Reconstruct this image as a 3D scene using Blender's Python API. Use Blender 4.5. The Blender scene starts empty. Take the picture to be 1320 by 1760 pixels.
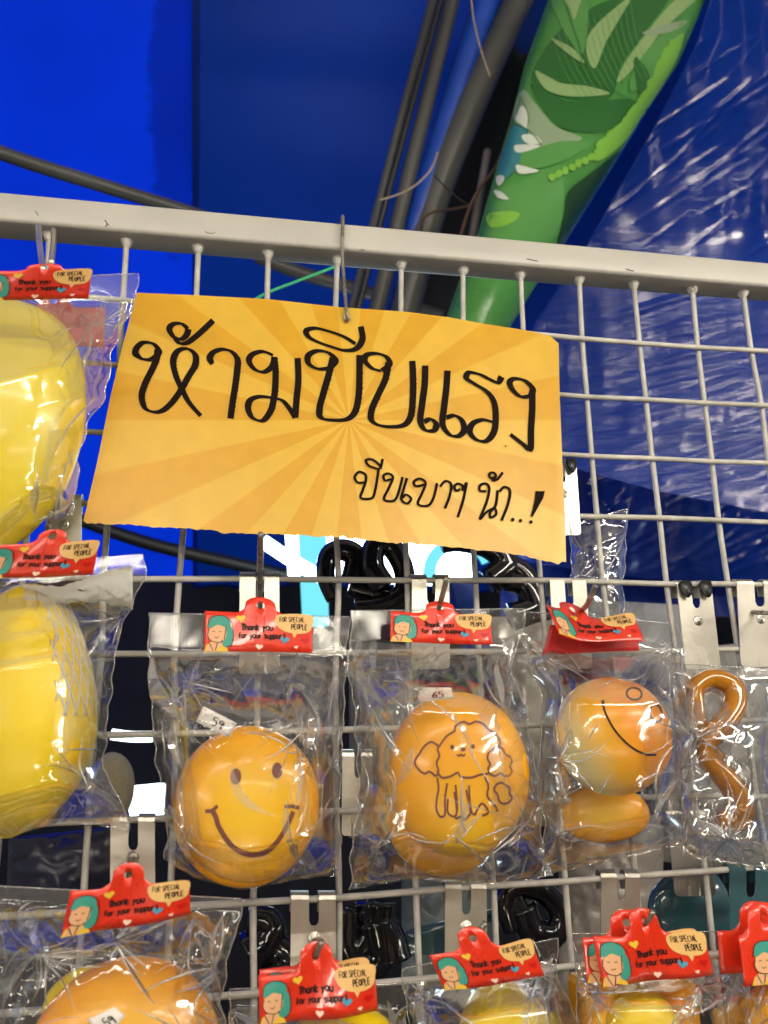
import bpy, bmesh, math, random
import numpy as np
from mathutils import Vector, Matrix
random.seed(7); rng = np.random.default_rng(7)
sc = bpy.context.scene
C = sc.collection

# ------------------------------------------------------------------ camera
F = 1460.1
RG = np.array([0.0, 0.0, 0.0])
def rod(w):
    w = np.array(w); th = np.linalg.norm(w); k = w/th
    K = np.array([[0, -k[2], k[1]], [k[2], 0, -k[0]], [-k[1], k[0], 0]])
    return np.eye(3)+math.sin(th)*K+(1-math.cos(th))*K@K
R = rod([-0.2843, -0.1999, 0.0017]); T = np.array([-4.7337, -3.9943, 12.2649])
Z0, S = 1.92, 0.05
def g2w(a): return np.stack([a[..., 0], a[..., 2], -a[..., 1]], -1)
CG = -R.T@T
CAM = g2w(CG)*S+np.array([0, 0, Z0])
RW = g2w(R)                       # rows: right, down, forward in world axes
def P(u, v, d=0.0):
    """point at distance d in front of the wire panel (the plane y = 0) on the line of sight of pixel (u, v)"""
    u = np.asarray(u, float); v = np.asarray(v, float); d = np.asarray(d, float)
    ray = ((u-660)/F)[..., None]*RW[0]+((v-880)/F)[..., None]*RW[1]+RW[2]
    t = (-d-CAM[1])/ray[..., 1]
    return CAM+ray*t[..., None]
def V3(p): return Vector([float(x) for x in p])
def depth(p): return float((np.array(p)-CAM)@RW[2])

cam = bpy.data.cameras.new('camera'); co = bpy.data.objects.new('camera', cam); C.objects.link(co)
cam.sensor_fit = 'VERTICAL'; cam.sensor_height = 24; cam.lens = 24*F/1760
cam.clip_start = 0.02; cam.clip_end = 500
m = Matrix.Identity(4)
for r in range(3):
    m[r][0] = RW[0][r]; m[r][1] = -RW[1][r]; m[r][2] = -RW[2][r]; m[r][3] = CAM[r]
co.matrix_world = m; sc.camera = co
cam.dof.use_dof = True; cam.dof.focus_distance = 0.60; cam.dof.aperture_fstop = 6.3

# ------------------------------------------------------------------ sky, sun, exposure
SUN_EL, SUN_AZ = math.radians(50), math.radians(-38)     # azimuth from +Y towards +X
w = bpy.data.worlds.new('World'); sc.world = w; w.use_nodes = True
nt = w.node_tree; bg = nt.nodes['Background']
sky = nt.nodes.new('ShaderNodeTexSky'); sky.sky_type = 'NISHITA'; sky.sun_disc = False
sky.sun_elevation = SUN_EL; sky.sun_rotation = SUN_AZ
nt.links.new(sky.outputs[0], bg.inputs[0]); bg.inputs[1].default_value = 0.05
sl = bpy.data.lights.new('sun', 'SUN'); so = bpy.data.objects.new('sun', sl); C.objects.link(so)
sl.energy = 3.2; sl.angle = math.radians(0.5); sl.color = (1, 0.96, 0.9)
sd = Vector((math.sin(SUN_AZ)*math.cos(SUN_EL), math.cos(SUN_AZ)*math.cos(SUN_EL), math.sin(SUN_EL)))
so.rotation_euler = sd.to_track_quat('Z', 'Y').to_euler(); so.location = sd*20
sc.view_settings.view_transform = 'Standard'; sc.view_settings.look = 'None'
sc.view_settings.exposure = 0.3; sc.view_settings.gamma = 1; sc.view_settings.use_curve_mapping = False
sc.render.engine = 'CYCLES'
cy = sc.cycles; cy.use_denoising = True; cy.transparent_max_bounces = 40; cy.max_bounces = 10
cy.sample_clamp_indirect = 6; cy.caustics_reflective = False; cy.caustics_refractive = False
LAMP = 54.0                                             # emission of the warm tube lamps, inferred and added

# ------------------------------------------------------------------ materials
def N(nt, t, **kw):
    n = nt.nodes.new(t)
    for k, v in kw.items():
        if k in n.inputs: n.inputs[k].default_value = v
        else: setattr(n, k, v)
    return n
def mat(name, col, rough=0.5, metal=0.0, noise=0.0, nscale=40, bump=0.0, bscale=200, spec=0.5, stretch=None, coat=0.0, sss=0.0, trans=0.0, transcol=None):
    m = bpy.data.materials.new(name); m.use_nodes = True; nt = m.node_tree
    b = nt.nodes['Principled BSDF']; L = nt.links.new
    b.inputs['Base Color'].default_value = (*col, 1); b.inputs['Roughness'].default_value = rough
    b.inputs['Metallic'].default_value = metal; b.inputs['Specular IOR Level'].default_value = spec
    b.inputs['Coat Weight'].default_value = coat; b.inputs['Coat Roughness'].default_value = 0.08
    if sss: b.inputs['Subsurface Weight'].default_value = sss; b.inputs['Subsurface Scale'].default_value = 0.01; b.inputs['Subsurface Radius'].default_value = (1, .6, .2)
    tc = N(nt, 'ShaderNodeTexCoord'); mp = N(nt, 'ShaderNodeMapping'); L(tc.outputs['Object'], mp.inputs[0])
    if stretch: mp.inputs['Scale'].default_value = stretch
    if noise:
        n = N(nt, 'ShaderNodeTexNoise', Scale=nscale, Detail=6.0); L(mp.outputs[0], n.inputs['Vector'])
        r = N(nt, 'ShaderNodeMapRange'); L(n.outputs[0], r.inputs[0]); r.inputs[1].default_value = .25; r.inputs[2].default_value = .75
        r.inputs[3].default_value = 1-noise; r.inputs[4].default_value = 1+noise*0.6
        mx = N(nt, 'ShaderNodeVectorMath', operation='SCALE'); mx.inputs[0].default_value = col; L(r.outputs[0], mx.inputs['Scale'])
        L(mx.outputs[0], b.inputs['Base Color'])
        r2 = N(nt, 'ShaderNodeMapRange'); L(n.outputs[0], r2.inputs[0]); r2.inputs[3].default_value = max(rough-.12, .03); r2.inputs[4].default_value = min(1, rough+.12)
        L(r2.outputs[0], b.inputs['Roughness'])
    if bump:
        n = N(nt, 'ShaderNodeTexNoise', Scale=bscale, Detail=5.0); L(mp.outputs[0], n.inputs['Vector'])
        bp = N(nt, 'ShaderNodeBump', Strength=bump, Distance=0.001); L(n.outputs[0], bp.inputs['Height']); L(bp.outputs[0], b.inputs['Normal'])
    if trans:
        t = N(nt, 'ShaderNodeBsdfTranslucent'); t.inputs[0].default_value = (*(transcol or col), 1)
        mx = N(nt, 'ShaderNodeMixShader'); mx.inputs[0].default_value = trans
        L(b.outputs[0], mx.inputs[1]); L(t.outputs[0], mx.inputs[2]); L(mx.outputs[0], nt.nodes['Material Output'].inputs[0])
    return m
def emis(name, col, s):
    m = bpy.data.materials.new(name); m.use_nodes = True; nt = m.node_tree
    nt.nodes.remove(nt.nodes['Principled BSDF']); e = N(nt, 'ShaderNodeEmission'); e.inputs[0].default_value = (*col, 1); e.inputs[1].default_value = s
    nt.links.new(e.outputs[0], nt.nodes['Material Output'].inputs[0]); return m
def film(name, haze=0.022, rough=0.10, refl=1.5, tint=(.985, .985, .98), bs=22, bd=0.0012, vein=.10, cap=.34):
    m = bpy.data.materials.new(name); m.use_nodes = True; nt = m.node_tree; L = nt.links.new
    nt.nodes.remove(nt.nodes['Principled BSDF'])
    tc = N(nt, 'ShaderNodeTexCoord')
    n = N(nt, 'ShaderNodeTexNoise', Scale=bs, Detail=3.0, Roughness=.55, Distortion=.6, noise_dimensions='3D'); L(tc.outputs['Object'], n.inputs['Vector'])
    a = N(nt, 'ShaderNodeMath', operation='SUBTRACT'); L(n.outputs[0], a.inputs[0]); a.inputs[1].default_value = .5
    ab = N(nt, 'ShaderNodeMath', operation='ABSOLUTE'); L(a.outputs[0], ab.inputs[0])
    vo = N(nt, 'ShaderNodeTexVoronoi', Scale=bs*.55); vo.feature = 'F1'; L(tc.outputs['Object'], vo.inputs['Vector'])
    ad = N(nt, 'ShaderNodeMath', operation='ADD'); L(ab.outputs[0], ad.inputs[0]); 
    vm = N(nt, 'ShaderNodeMath', operation='MULTIPLY'); L(vo.outputs['Distance'], vm.inputs[0]); vm.inputs[1].default_value = .35; L(vm.outputs[0], ad.inputs[1])
    bp = N(nt, 'ShaderNodeBump', Strength=.35, Distance=bd); L(ad.outputs[0], bp.inputs['Height'])
    fr = N(nt, 'ShaderNodeFresnel', IOR=1.5); L(bp.outputs[0], fr.inputs['Normal'])
    fm = N(nt, 'ShaderNodeMath', operation='MULTIPLY', use_clamp=True); L(fr.outputs[0], fm.inputs[0]); fm.inputs[1].default_value = refl
    cl = N(nt, 'ShaderNodeMath', operation='MINIMUM'); L(fm.outputs[0], cl.inputs[0]); cl.inputs[1].default_value = cap
    tr = N(nt, 'ShaderNodeBsdfTransparent'); tr.inputs[0].default_value = (*tint, 1)
    gl = N(nt, 'ShaderNodeBsdfGlossy'); gl.inputs['Roughness'].default_value = rough; gl.inputs[0].default_value = (1, 1, 1, 1); L(bp.outputs[0], gl.inputs['Normal'])
    df = N(nt, 'ShaderNodeBsdfDiffuse'); df.inputs[0].default_value = (.85, .85, .83, 1)
    tl = N(nt, 'ShaderNodeBsdfTranslucent'); tl.inputs[0].default_value = (.85, .85, .83, 1)
    m0 = N(nt, 'ShaderNodeMixShader'); L(df.outputs[0], m0.inputs[1]); L(tl.outputs[0], m0.inputs[2])
    vn = N(nt, 'ShaderNodeTexNoise', Scale=bs*.9, Detail=2.5, Roughness=.6, Distortion=2.2); L(tc.outputs['Object'], vn.inputs['Vector'])
    v1 = N(nt, 'ShaderNodeMath', operation='SUBTRACT'); L(vn.outputs[0], v1.inputs[0]); v1.inputs[1].default_value = .5
    v2 = N(nt, 'ShaderNodeMath', operation='ABSOLUTE'); L(v1.outputs[0], v2.inputs[0])
    v3 = N(nt, 'ShaderNodeMapRange', interpolation_type='SMOOTHSTEP'); L(v2.outputs[0], v3.inputs[0]); v3.inputs[1].default_value = 0; v3.inputs[2].default_value = .022; v3.inputs[3].default_value = haze+vein; v3.inputs[4].default_value = haze
    ca = N(nt, 'ShaderNodeAttribute', attribute_name='crumple'); v4 = N(nt, 'ShaderNodeMath', operation='MULTIPLY_ADD', use_clamp=True)
    v5 = N(nt, 'ShaderNodeMath', operation='SUBTRACT'); L(v3.outputs[0], v5.inputs[0]); v5.inputs[1].default_value = haze
    L(v5.outputs[0], v4.inputs[0]); L(ca.outputs['Fac'], v4.inputs[1]); v4.inputs[2].default_value = haze
    m1 = N(nt, 'ShaderNodeMixShader'); L(v4.outputs[0], m1.inputs[0]); L(tr.outputs[0], m1.inputs[1]); L(m0.outputs[0], m1.inputs[2])
    m2 = N(nt, 'ShaderNodeMixShader'); L(cl.outputs[0], m2.inputs[0]); L(m1.outputs[0], m2.inputs[1]); L(gl.outputs[0], m2.inputs[2])
    L(m2.outputs[0], nt.nodes['Material Output'].inputs[0]); return m

M = dict(
 wire=mat('painted_wire', (.55, .53, .48), .42, noise=.3, nscale=60, bump=.25, bscale=500),
 rail=mat('painted_rail', (.50, .48, .44), .38, noise=.12, nscale=14, bump=.12, bscale=260),
 weld=mat('weld_bead', (.60, .58, .54), .35, bump=.6, bscale=500),
 steel=mat('bracket_steel', (.66, .63, .56), .33, 1.0, noise=.12, nscale=30, bump=.1, bscale=300),
 rod=mat('rod_steel', (.30, .27, .23), .28, .6, noise=.3, nscale=60),
 blk=mat('black_rubber', (.012, .014, .014), .35),
 red=mat('red_card', (.76, .035, .010), .30, noise=.06, nscale=90, coat=.7),
 redd=mat('red_card_back', (.50, .022, .02), .45),
 peach=mat('peach_ink', (.88, .50, .20), .4), bubble=mat('bubble_ink', (.85, .52, .19), .4), skin=mat('face_ink', (.84, .46, .24), .4),
 teal=mat('teal_ink', (.05, .32, .25), .4), ink=mat('dark_ink', (.025, .010, .009), .7, spec=.2), yel=mat('yellow_ink', (.85, .55, .05), .4),
 blue=mat('blue_ink', (.07, .32, .48), .4), pink=mat('pale_heart_ink', (.88, .62, .48), .4), dred=mat('deep_red_ink', (.6, .008, .008), .4),
 white=mat('sticker_paper', (.80, .74, .70), .5), marker=mat('marker_ink', (.009, .004, .003), .75, spec=.12), brown=mat('brown_print', (.17, .035, .015), .45),
 cut=mat('board_edge', (.10, .07, .04), .8, noise=.4, nscale=120),
 pipe=mat('grey_pipe', (.095, .095, .09), .36, noise=.35, nscale=9), pipeb=mat('blue_roll_sheet', (.010, .07, .50), .36, noise=.3, nscale=14, bump=.6, bscale=30),
 plainblk=mat('plain_black', (.012, .013, .014), .4), twine=mat('pale_twine', (.33, .27, .21), .7, noise=.3, bump=.5), stick=mat('brown_wire_tie', (.11, .055, .03), .6, noise=.3),
 rope=mat('green_rope', (.05, .55, .22), .5, bump=.4), ground=mat('asphalt', (.05, .05, .05), .85, noise=.3, nscale=3, bump=.4, bscale=60),
 dark=mat('dark_cloth', (.012, .013, .02), .8, noise=.4, nscale=4, bump=.5, bscale=20), glossblk=mat('black_vinyl', (.008, .007, .010), .12, coat=.6),
 yellow=mat('yellow_foam', (.92, .66, .004), .33, noise=.04, nscale=10, sss=.12), orange=mat('orange_foam', (.94, .42, .002), .36, noise=.06, nscale=14, sss=.12),
 net=mat('foam_net', (.90, .90, .84), .5, bump=1.0, bscale=200, trans=.5), brownplas=mat('caramel_plastic', (.42, .16, .010), .16, coat=.7, noise=.2, nscale=20),
 tealplas=mat('smoky_teal_plastic', (.035, .095, .115), .14, coat=.6), greyp=mat('grey_pouch', (.22, .22, .23), .35, noise=.35, nscale=14, bump=.6, bscale=40),
 film=film('clear_film'), filmh=film('cloudy_film', haze=.05, refl=1.6), smooth=film('flat_film', haze=.03, refl=1.3, bs=30, bd=.0002),
 lampc=emis('lamp_cool', (.80, .97, 1.0), 6), lampb=emis('lamp_cyan', (.18, .72, .86), 1.0), lampw=emis('lamp_warm', (1, .91, .76), LAMP), housing=mat('lamp_housing', (.6, .6, .58), .4),
 cream=mat('cream_plush', (.45, .38, .24), .8, noise=.3, nscale=18, bump=1, bscale=90), pinkp=mat('pink_plastic', (.55, .03, .12), .3),
)

# ------------------------------------------------------------------ mesh helpers
class MB:
    def __init__(s): s.v = []; s.f = []; s.m = []; s.n = 0
    def add(s, verts, faces, mi=0):
        verts = np.asarray(verts, float).reshape(-1, 3); s.v.append(verts)
        for f in faces: s.f.append(tuple(int(i)+s.n for i in f)); s.m.append(mi)
        s.n += len(verts)
    def grid(s, pts, mi=0, closeu=False):
        a, b = pts.shape[:2]; fs = []
        for i in range(a-1):
            for j in range(b if closeu else b-1):
                j2 = (j+1) % b; fs.append((i*b+j, i*b+j2, (i+1)*b+j2, (i+1)*b+j))
        s.add(pts.reshape(-1, 3), fs, mi)
    def box(s, c, h, rot=None, mi=0):
        c = np.array(c, float); h = np.array(h, float)
        v = np.array([[x, y, z] for x in (-1, 1) for y in (-1, 1) for z in (-1, 1)])*h
        if rot is not None: v = v@np.array(rot).T
        s.add(v+c, [(0, 1, 3, 2), (4, 6, 7, 5), (0, 4, 5, 1), (2, 3, 7, 6), (0, 2, 6, 4), (1, 5, 7, 3)], mi)
    def tube(s, pts, r, n=10, mi=0, cap=True):
        pts = np.asarray(pts, float); k = len(pts); r = np.broadcast_to(np.asarray(r, float), (k,))
        t = np.gradient(pts, axis=0); t /= np.linalg.norm(t, axis=1)[:, None]+1e-12
        ref = np.array([0, 0, 1.]) if abs(t[0][2]) < .9 else np.array([1., 0, 0])
        rings = []; a = np.cross(t[0], ref); a /= np.linalg.norm(a)
        for i in range(k):
            a = a-t[i]*(a@t[i]); a /= np.linalg.norm(a); b = np.cross(t[i], a)
            th = np.arange(n)*2*math.pi/n; rings.append(pts[i]+r[i]*(np.cos(th)[:, None]*a+np.sin(th)[:, None]*b))
        base = s.n; s.grid(np.array(rings), mi, True)
        if cap: s.f.append(tuple(base+i for i in range(n))[::-1]); s.m.append(mi); s.f.append(tuple(base+(k-1)*n+i for i in range(n))); s.m.append(mi)
    def make(s, name, mats, parent=None, smooth=True, merge=False):
        me = bpy.data.meshes.new(name); v = np.concatenate(s.v)
        org = np.zeros(3)
        if parent is not None: org = np.array(parent['_o'])
        else: org = v.mean(0)
        me.from_pydata((v-org).tolist(), [], s.f)
        mats = mats if isinstance(mats, (list, tuple)) else [mats]
        for x in mats: me.materials.append(x)
        me.polygons.foreach_set('material_index', s.m)
        if smooth: me.polygons.foreach_set('use_smooth', [True]*len(me.polygons))
        if merge:
            bm_ = bmesh.new(); bm_.from_mesh(me); bmesh.ops.remove_doubles(bm_, verts=bm_.verts, dist=1e-5); bmesh.ops.recalc_face_normals(bm_, faces=bm_.faces); bm_.to_mesh(me); bm_.free()
        me.update(); o = bpy.data.objects.new(name, me); C.objects.link(o)
        o['_o'] = [float(x) for x in org]
        if parent is not None:
            o.parent = parent
        else: o.location = org
        return o
def tag(o, label=None, cat=None, group=None, kind=None):
    for k, x in (('label', label), ('category', cat), ('group', group), ('kind', kind)):
        if x: o[k] = x
    return o
def thing(name, loc, label, cat, group=None):
    o = bpy.data.objects.new(name, None); C.objects.link(o); o.location = V3(loc); o.empty_display_size = .02
    o['_o'] = [float(x) for x in loc]; return tag(o, label, cat, group)
def smooth(pts, n=8, closed=False):
    p = np.asarray(pts, float); k = len(p); out = []
    rng_ = range(k if closed else k-1)
    for i in rng_:
        g = (lambda j: p[j % k]) if closed else (lambda j: p[min(max(j, 0), k-1)])
        p0, p1, p2, p3 = g(i-1), g(i), g(i+1), g(i+2)
        for t in np.arange(n)/n:
            out.append(.5*(2*p1+(p2-p0)*t+(2*p0-5*p1+4*p2-p3)*t*t+(3*p1-p0-3*p2+p3)*t**3))
    if not closed: out.append(p[-1])
    return np.array(out)
def ribbon(mb, pts, w, fmap, mi=0, sm=6, pen=None, taper=True, closed=False):
    """a flat ink stroke laid on a surface given by fmap(x, y) -> 3D points"""
    p = smooth(pts, sm, closed) if sm else np.asarray(pts, float)
    if closed: p = np.vstack([p, p[:1]])
    t = np.gradient(p, axis=0); t /= np.linalg.norm(t, axis=1)[:, None]+1e-9
    n = np.stack([-t[:, 1], t[:, 0]], 1)
    ww = np.broadcast_to(np.asarray(w, float), (len(p),)).copy() if np.ndim(w) == 0 else np.interp(np.linspace(0, 1, len(p)), np.linspace(0, 1, len(w)), w)
    if pen: ww = pen[0]+(pen[1]-pen[0])*np.abs(t@np.array(pen[2]))**1.2
    k = len(p)
    e = fmap(*(p+n*ww[:, None]/2).T), fmap(*(p-n*ww[:, None]/2).T)
    mb.grid(np.stack(e, 1), mi)
def fill(mb, pts, fmap, mi=0, sm=5):
    """a filled outline laid on a surface, as a fan round its centre"""
    p = smooth(pts, sm, True) if sm else np.asarray(pts, float)
    c = p.mean(0); k = len(p); nr = 2 if k < 30 else 5
    allp = np.vstack([c+(p-c)*(1-j/nr) for j in range(nr)]+[c[None]])
    fs = [(j*k+i, j*k+(i+1) % k, (j+1)*k+(i+1) % k, (j+1)*k+i) for j in range(nr-1) for i in range(k)]+[((nr-1)*k+i, (nr-1)*k+(i+1) % k, nr*k) for i in range(k)]
    mb.add(fmap(*allp.T), fs, mi)
def sst(x):
    x = np.clip(x, 0, 1); return x*x*(3-2*x)
# numpy noise
_perm = rng.permutation(512); _g = rng.normal(size=(512, 2)); _g /= np.linalg.norm(_g, axis=1)[:, None]
def pn(x, y):
    xi = np.floor(x).astype(int); yi = np.floor(y).astype(int); xf = x-xi; yf = y-yi
    f = lambda t: t*t*t*(t*(t*6-15)+10)
    def gr(a, b, dx, dy):
        h = _perm[(_perm[a % 512]+b) % 512]; return _g[h, 0]*dx+_g[h, 1]*dy
    u, v = f(xf), f(yf)
    a = gr(xi, yi, xf, yf)*(1-u)+gr(xi+1, yi, xf-1, yf)*u
    b = gr(xi, yi+1, xf, yf-1)*(1-u)+gr(xi+1, yi+1, xf-1, yf-1)*u
    return a*(1-v)+b*v
def lerp_poly(p, t):
    p = np.asarray(p, float); s = np.concatenate([[0], np.cumsum(np.linalg.norm(np.diff(p, axis=0), axis=1))]); s /= s[-1]
    return np.stack([np.interp(t, s, p[:, 0]), np.interp(t, s, p[:, 1])], -1)
def coons(top, right, bottom, left, nu, nv):
    """top and bottom run left to right, left and right run downwards; returns pixels (nv, nu, 2)"""
    s = np.linspace(0, 1, nu); t = np.linspace(0, 1, nv)
    Tp, B, L, Rr = lerp_poly(top, s), lerp_poly(bottom, s), lerp_poly(left, t), lerp_poly(right, t)
    S_, T_ = np.meshgrid(s, t)
    a = (1-T_)[..., None]*Tp[None]+T_[..., None]*B[None]; b = (1-S_)[..., None]*L[:, None]+S_[..., None]*Rr[:, None]
    c = ((1-S_)*(1-T_))[..., None]*Tp[0]+(S_*(1-T_))[..., None]*Tp[-1]+((1-S_)*T_)[..., None]*B[0]+(S_*T_)[..., None]*B[-1]
    return a+b-c, S_, T_

# ------------------------------------------------------------------ setting: ground, canopy
g = MB(); g.add([[-60, -60, 0], [60, -60, 0], [60, 60, 0], [-60, 60, 0]], [(0, 1, 2, 3)]); tag(g.make('ground', M['ground'], smooth=False), kind='structure')

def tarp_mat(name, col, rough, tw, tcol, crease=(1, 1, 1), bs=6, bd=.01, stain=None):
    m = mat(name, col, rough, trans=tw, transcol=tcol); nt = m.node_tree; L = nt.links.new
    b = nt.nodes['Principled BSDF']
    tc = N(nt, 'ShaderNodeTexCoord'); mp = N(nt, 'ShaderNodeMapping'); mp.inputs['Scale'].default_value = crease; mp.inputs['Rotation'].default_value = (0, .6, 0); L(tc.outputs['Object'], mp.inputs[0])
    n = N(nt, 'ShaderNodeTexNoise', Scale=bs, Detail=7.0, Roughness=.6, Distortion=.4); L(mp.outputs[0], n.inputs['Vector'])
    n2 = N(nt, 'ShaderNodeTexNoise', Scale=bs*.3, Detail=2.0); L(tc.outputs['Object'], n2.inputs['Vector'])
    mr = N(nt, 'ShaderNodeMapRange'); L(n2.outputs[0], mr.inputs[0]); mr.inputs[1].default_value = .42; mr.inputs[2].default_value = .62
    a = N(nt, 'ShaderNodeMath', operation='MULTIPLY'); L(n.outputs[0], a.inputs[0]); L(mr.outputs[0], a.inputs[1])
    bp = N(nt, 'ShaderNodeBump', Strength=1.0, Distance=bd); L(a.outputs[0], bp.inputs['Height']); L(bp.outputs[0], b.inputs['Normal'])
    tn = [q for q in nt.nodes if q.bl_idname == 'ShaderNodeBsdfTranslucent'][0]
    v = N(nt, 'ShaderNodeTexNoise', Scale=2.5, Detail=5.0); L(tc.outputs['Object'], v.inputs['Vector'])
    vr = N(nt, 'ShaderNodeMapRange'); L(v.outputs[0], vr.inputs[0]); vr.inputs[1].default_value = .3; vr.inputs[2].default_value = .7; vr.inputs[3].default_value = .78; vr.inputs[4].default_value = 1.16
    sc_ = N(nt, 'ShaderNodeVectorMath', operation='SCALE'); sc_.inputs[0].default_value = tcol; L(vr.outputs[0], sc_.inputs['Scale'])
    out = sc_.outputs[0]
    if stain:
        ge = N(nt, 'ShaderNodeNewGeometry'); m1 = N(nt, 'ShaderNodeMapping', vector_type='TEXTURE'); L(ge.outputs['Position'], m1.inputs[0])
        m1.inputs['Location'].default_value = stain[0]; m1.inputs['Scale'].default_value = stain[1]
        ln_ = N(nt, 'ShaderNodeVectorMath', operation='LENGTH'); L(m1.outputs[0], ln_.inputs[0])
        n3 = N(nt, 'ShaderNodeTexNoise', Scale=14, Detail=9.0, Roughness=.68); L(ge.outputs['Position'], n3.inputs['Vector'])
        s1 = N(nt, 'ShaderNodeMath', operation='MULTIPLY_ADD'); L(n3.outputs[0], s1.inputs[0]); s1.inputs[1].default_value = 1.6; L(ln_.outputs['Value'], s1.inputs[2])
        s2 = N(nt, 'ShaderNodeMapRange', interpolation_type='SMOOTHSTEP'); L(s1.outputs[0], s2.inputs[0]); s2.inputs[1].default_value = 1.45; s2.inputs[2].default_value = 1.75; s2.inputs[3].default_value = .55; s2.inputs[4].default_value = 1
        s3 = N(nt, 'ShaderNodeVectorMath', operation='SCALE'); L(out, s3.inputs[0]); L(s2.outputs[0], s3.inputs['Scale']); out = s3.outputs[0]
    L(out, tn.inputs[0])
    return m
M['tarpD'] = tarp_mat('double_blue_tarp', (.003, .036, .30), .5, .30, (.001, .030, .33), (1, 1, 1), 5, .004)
M['tarpR'] = tarp_mat('creased_blue_tarp', (.005, .042, .38), .15, .12, (.002, .03, .4), (2.2, 2.2, 14), 6, .006)

for q in ('tarpR',):
    b = M[q].node_tree.nodes['Principled BSDF']; b.inputs['Specular IOR Level'].default_value = 1; b.inputs['Coat Weight'].default_value = .35; b.inputs['Coat Roughness'].default_value = .12; b.inputs['Specular IOR Level'].default_value = .6
def roofz(y): return 2.9-.25*y
def roof_pt(u, v):
    ray = (u-660)/F*RW[0]+(v-880)/F*RW[1]+RW[2]
    # CAM.z + t rz = 2.9-.25 (CAM.y+ t ry)
    t = (2.9-.25*CAM[1]-CAM[2])/(ray[2]+.25*ray[1]); return CAM+t*ray
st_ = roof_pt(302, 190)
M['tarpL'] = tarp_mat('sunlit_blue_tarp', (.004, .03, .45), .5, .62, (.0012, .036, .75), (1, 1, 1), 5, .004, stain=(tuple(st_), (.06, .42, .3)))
xs = roof_pt(333, 200)[0]; xs2 = roof_pt(333, 960)[0]
yb = roof_pt(300, 1010)[1]
# the seam runs from the front of the stall to its back
pa, pb = roof_pt(333, 0), roof_pt(333, 1000)
sx = lambda y: pa[0]+(pb[0]-pa[0])*(y-pa[1])/(pb[1]-pa[1])
def roof(name, x0, x1, y0, y1, mt, dz=0, amp=.01):
    ys = np.linspace(y0, y1, 60); mb = MB(); rows = []
    for y in ys:
        a = x0(y); b = x1(y); x = np.linspace(a, b, 60)
        z = roofz(y)+dz+amp*pn(x*1.5+3, np.full_like(x, y)*1.2)+amp*.4*pn(x*5, np.full_like(x, y)*4)
        rows.append(np.stack([x, np.full_like(x, y), z], 1))
    mb.grid(np.array(rows)); return mb.make(name, mt)
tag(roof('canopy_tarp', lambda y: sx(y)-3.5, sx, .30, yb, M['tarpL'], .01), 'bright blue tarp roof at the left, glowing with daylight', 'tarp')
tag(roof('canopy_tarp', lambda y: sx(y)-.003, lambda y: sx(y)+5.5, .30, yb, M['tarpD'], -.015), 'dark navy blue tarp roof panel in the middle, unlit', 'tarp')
tag(roof('fill_canopy', lambda y: sx(y)-3.6, lambda y: sx(y)+5.6, -3.4, .36, mat('cream_canvas', (.50, .46, .40), .8, noise=.2, nscale=4, trans=.35), .03), 'unseen cream canvas canopy added over the aisle for warm fill light', 'canopy')  # canopy added out of view: warm daylight fill, keeps blue off the bags
# back and side curtains of the stall, dark cloth
def curtain(name, p0, p1, z0, z1, mt, label):
    mb = MB(); n = 120; s = np.linspace(0, 1, n); zz = np.linspace(z0, z1, 12)
    d = np.array(p1)-np.array(p0); nn = np.array([-d[1], d[0]])/np.linalg.norm(d)
    rows = []
    for z in zz:
        w_ = .03*np.sin(s*np.linalg.norm(d)*22+z)+.02*np.sin(s*71)
        rows.append(np.stack([p0[0]+d[0]*s+nn[0]*w_, p0[1]+d[1]*s+nn[1]*w_, np.full(n, z)], 1))
    mb.grid(np.array(rows)); tag(mb.make(name, mt), label, 'curtain')
curtain('back_curtain', (-3.4, yb-.04), (6.2, yb-.04), .05, roofz(yb)+.04, M['dark'], 'black cloth curtain closing the back of the stall, far behind the wire grid')

curtain('fill_curtain', (-4.2, -3.25), (5.2, -3.25), .05, 3.0, mat('beige_canvas', (.45, .38, .27), .8, noise=.3, nscale=5), 'unseen beige canvas wall added behind the camera for warm fill and reflections')  # wall added out of view to give warm fill and warm reflections
# ------------------------------------------------------------------ pipes and poles overhead
def pipe(name, pts, r, mt, label, cat='pipe', n=14, group=None):
    mb = MB(); mb.tube(smooth([P(*p) for p in pts], 6), r, n); return tag(mb.make(name, mt), label, cat, group)
pipe('canopy_pipe', [(-160, 190, -.55), (0, 262, -.58), (180, 320, -.62), (300, 357, -.66), (362, 378, -.68)], .011, M['pipe'], 'dark bent pipe under the bright blue tarp at the upper left')
pipe('canopy_pipe', [(776, -90, -.42), (757, 0, -.45), (703, 198, -.5), (650, 397, -.55), (608, 560, -.58)], .0052, M['plainblk'], 'thin black strip drawn as the dark gap between the grey poles above the rail')  # black tube stands in for the dark gap between two grey poles
pipe('canopy_pipe', [(800, -90, -.44), (777, 0, -.48), (728, 198, -.52), (680, 397, -.57), (640, 560, -.6)], .0125, M['pipe'], 'smooth grey pole second from the left in the bundle above the rail')
pipe('canopy_pipe', [(764, -90, -.45), (744, 0, -.48), (692, 198, -.52), (640, 397, -.58), (598, 560, -.6)], .008, M['pipe'], 'narrow grey pole left of the dark gap')
pipe('rolled_tarp', [(862, -90, -.44), (836, 0, -.46), (772, 200, -.52), (714, 397, -.58), (668, 560, -.66)], .021, M['pipeb'], 'bright blue rolled sheet tied beside the grey poles', 'tarp')
pipe('canopy_pipe', [(932, -90, -.44), (893, -5, -.46), (848, 95, -.48), (800, 206, -.51), (745, 350, -.56), (690, 560, -.62)], .024, M['pipe'], 'thick shadowed grey pole right of the blue roll')
mb = MB()
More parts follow.
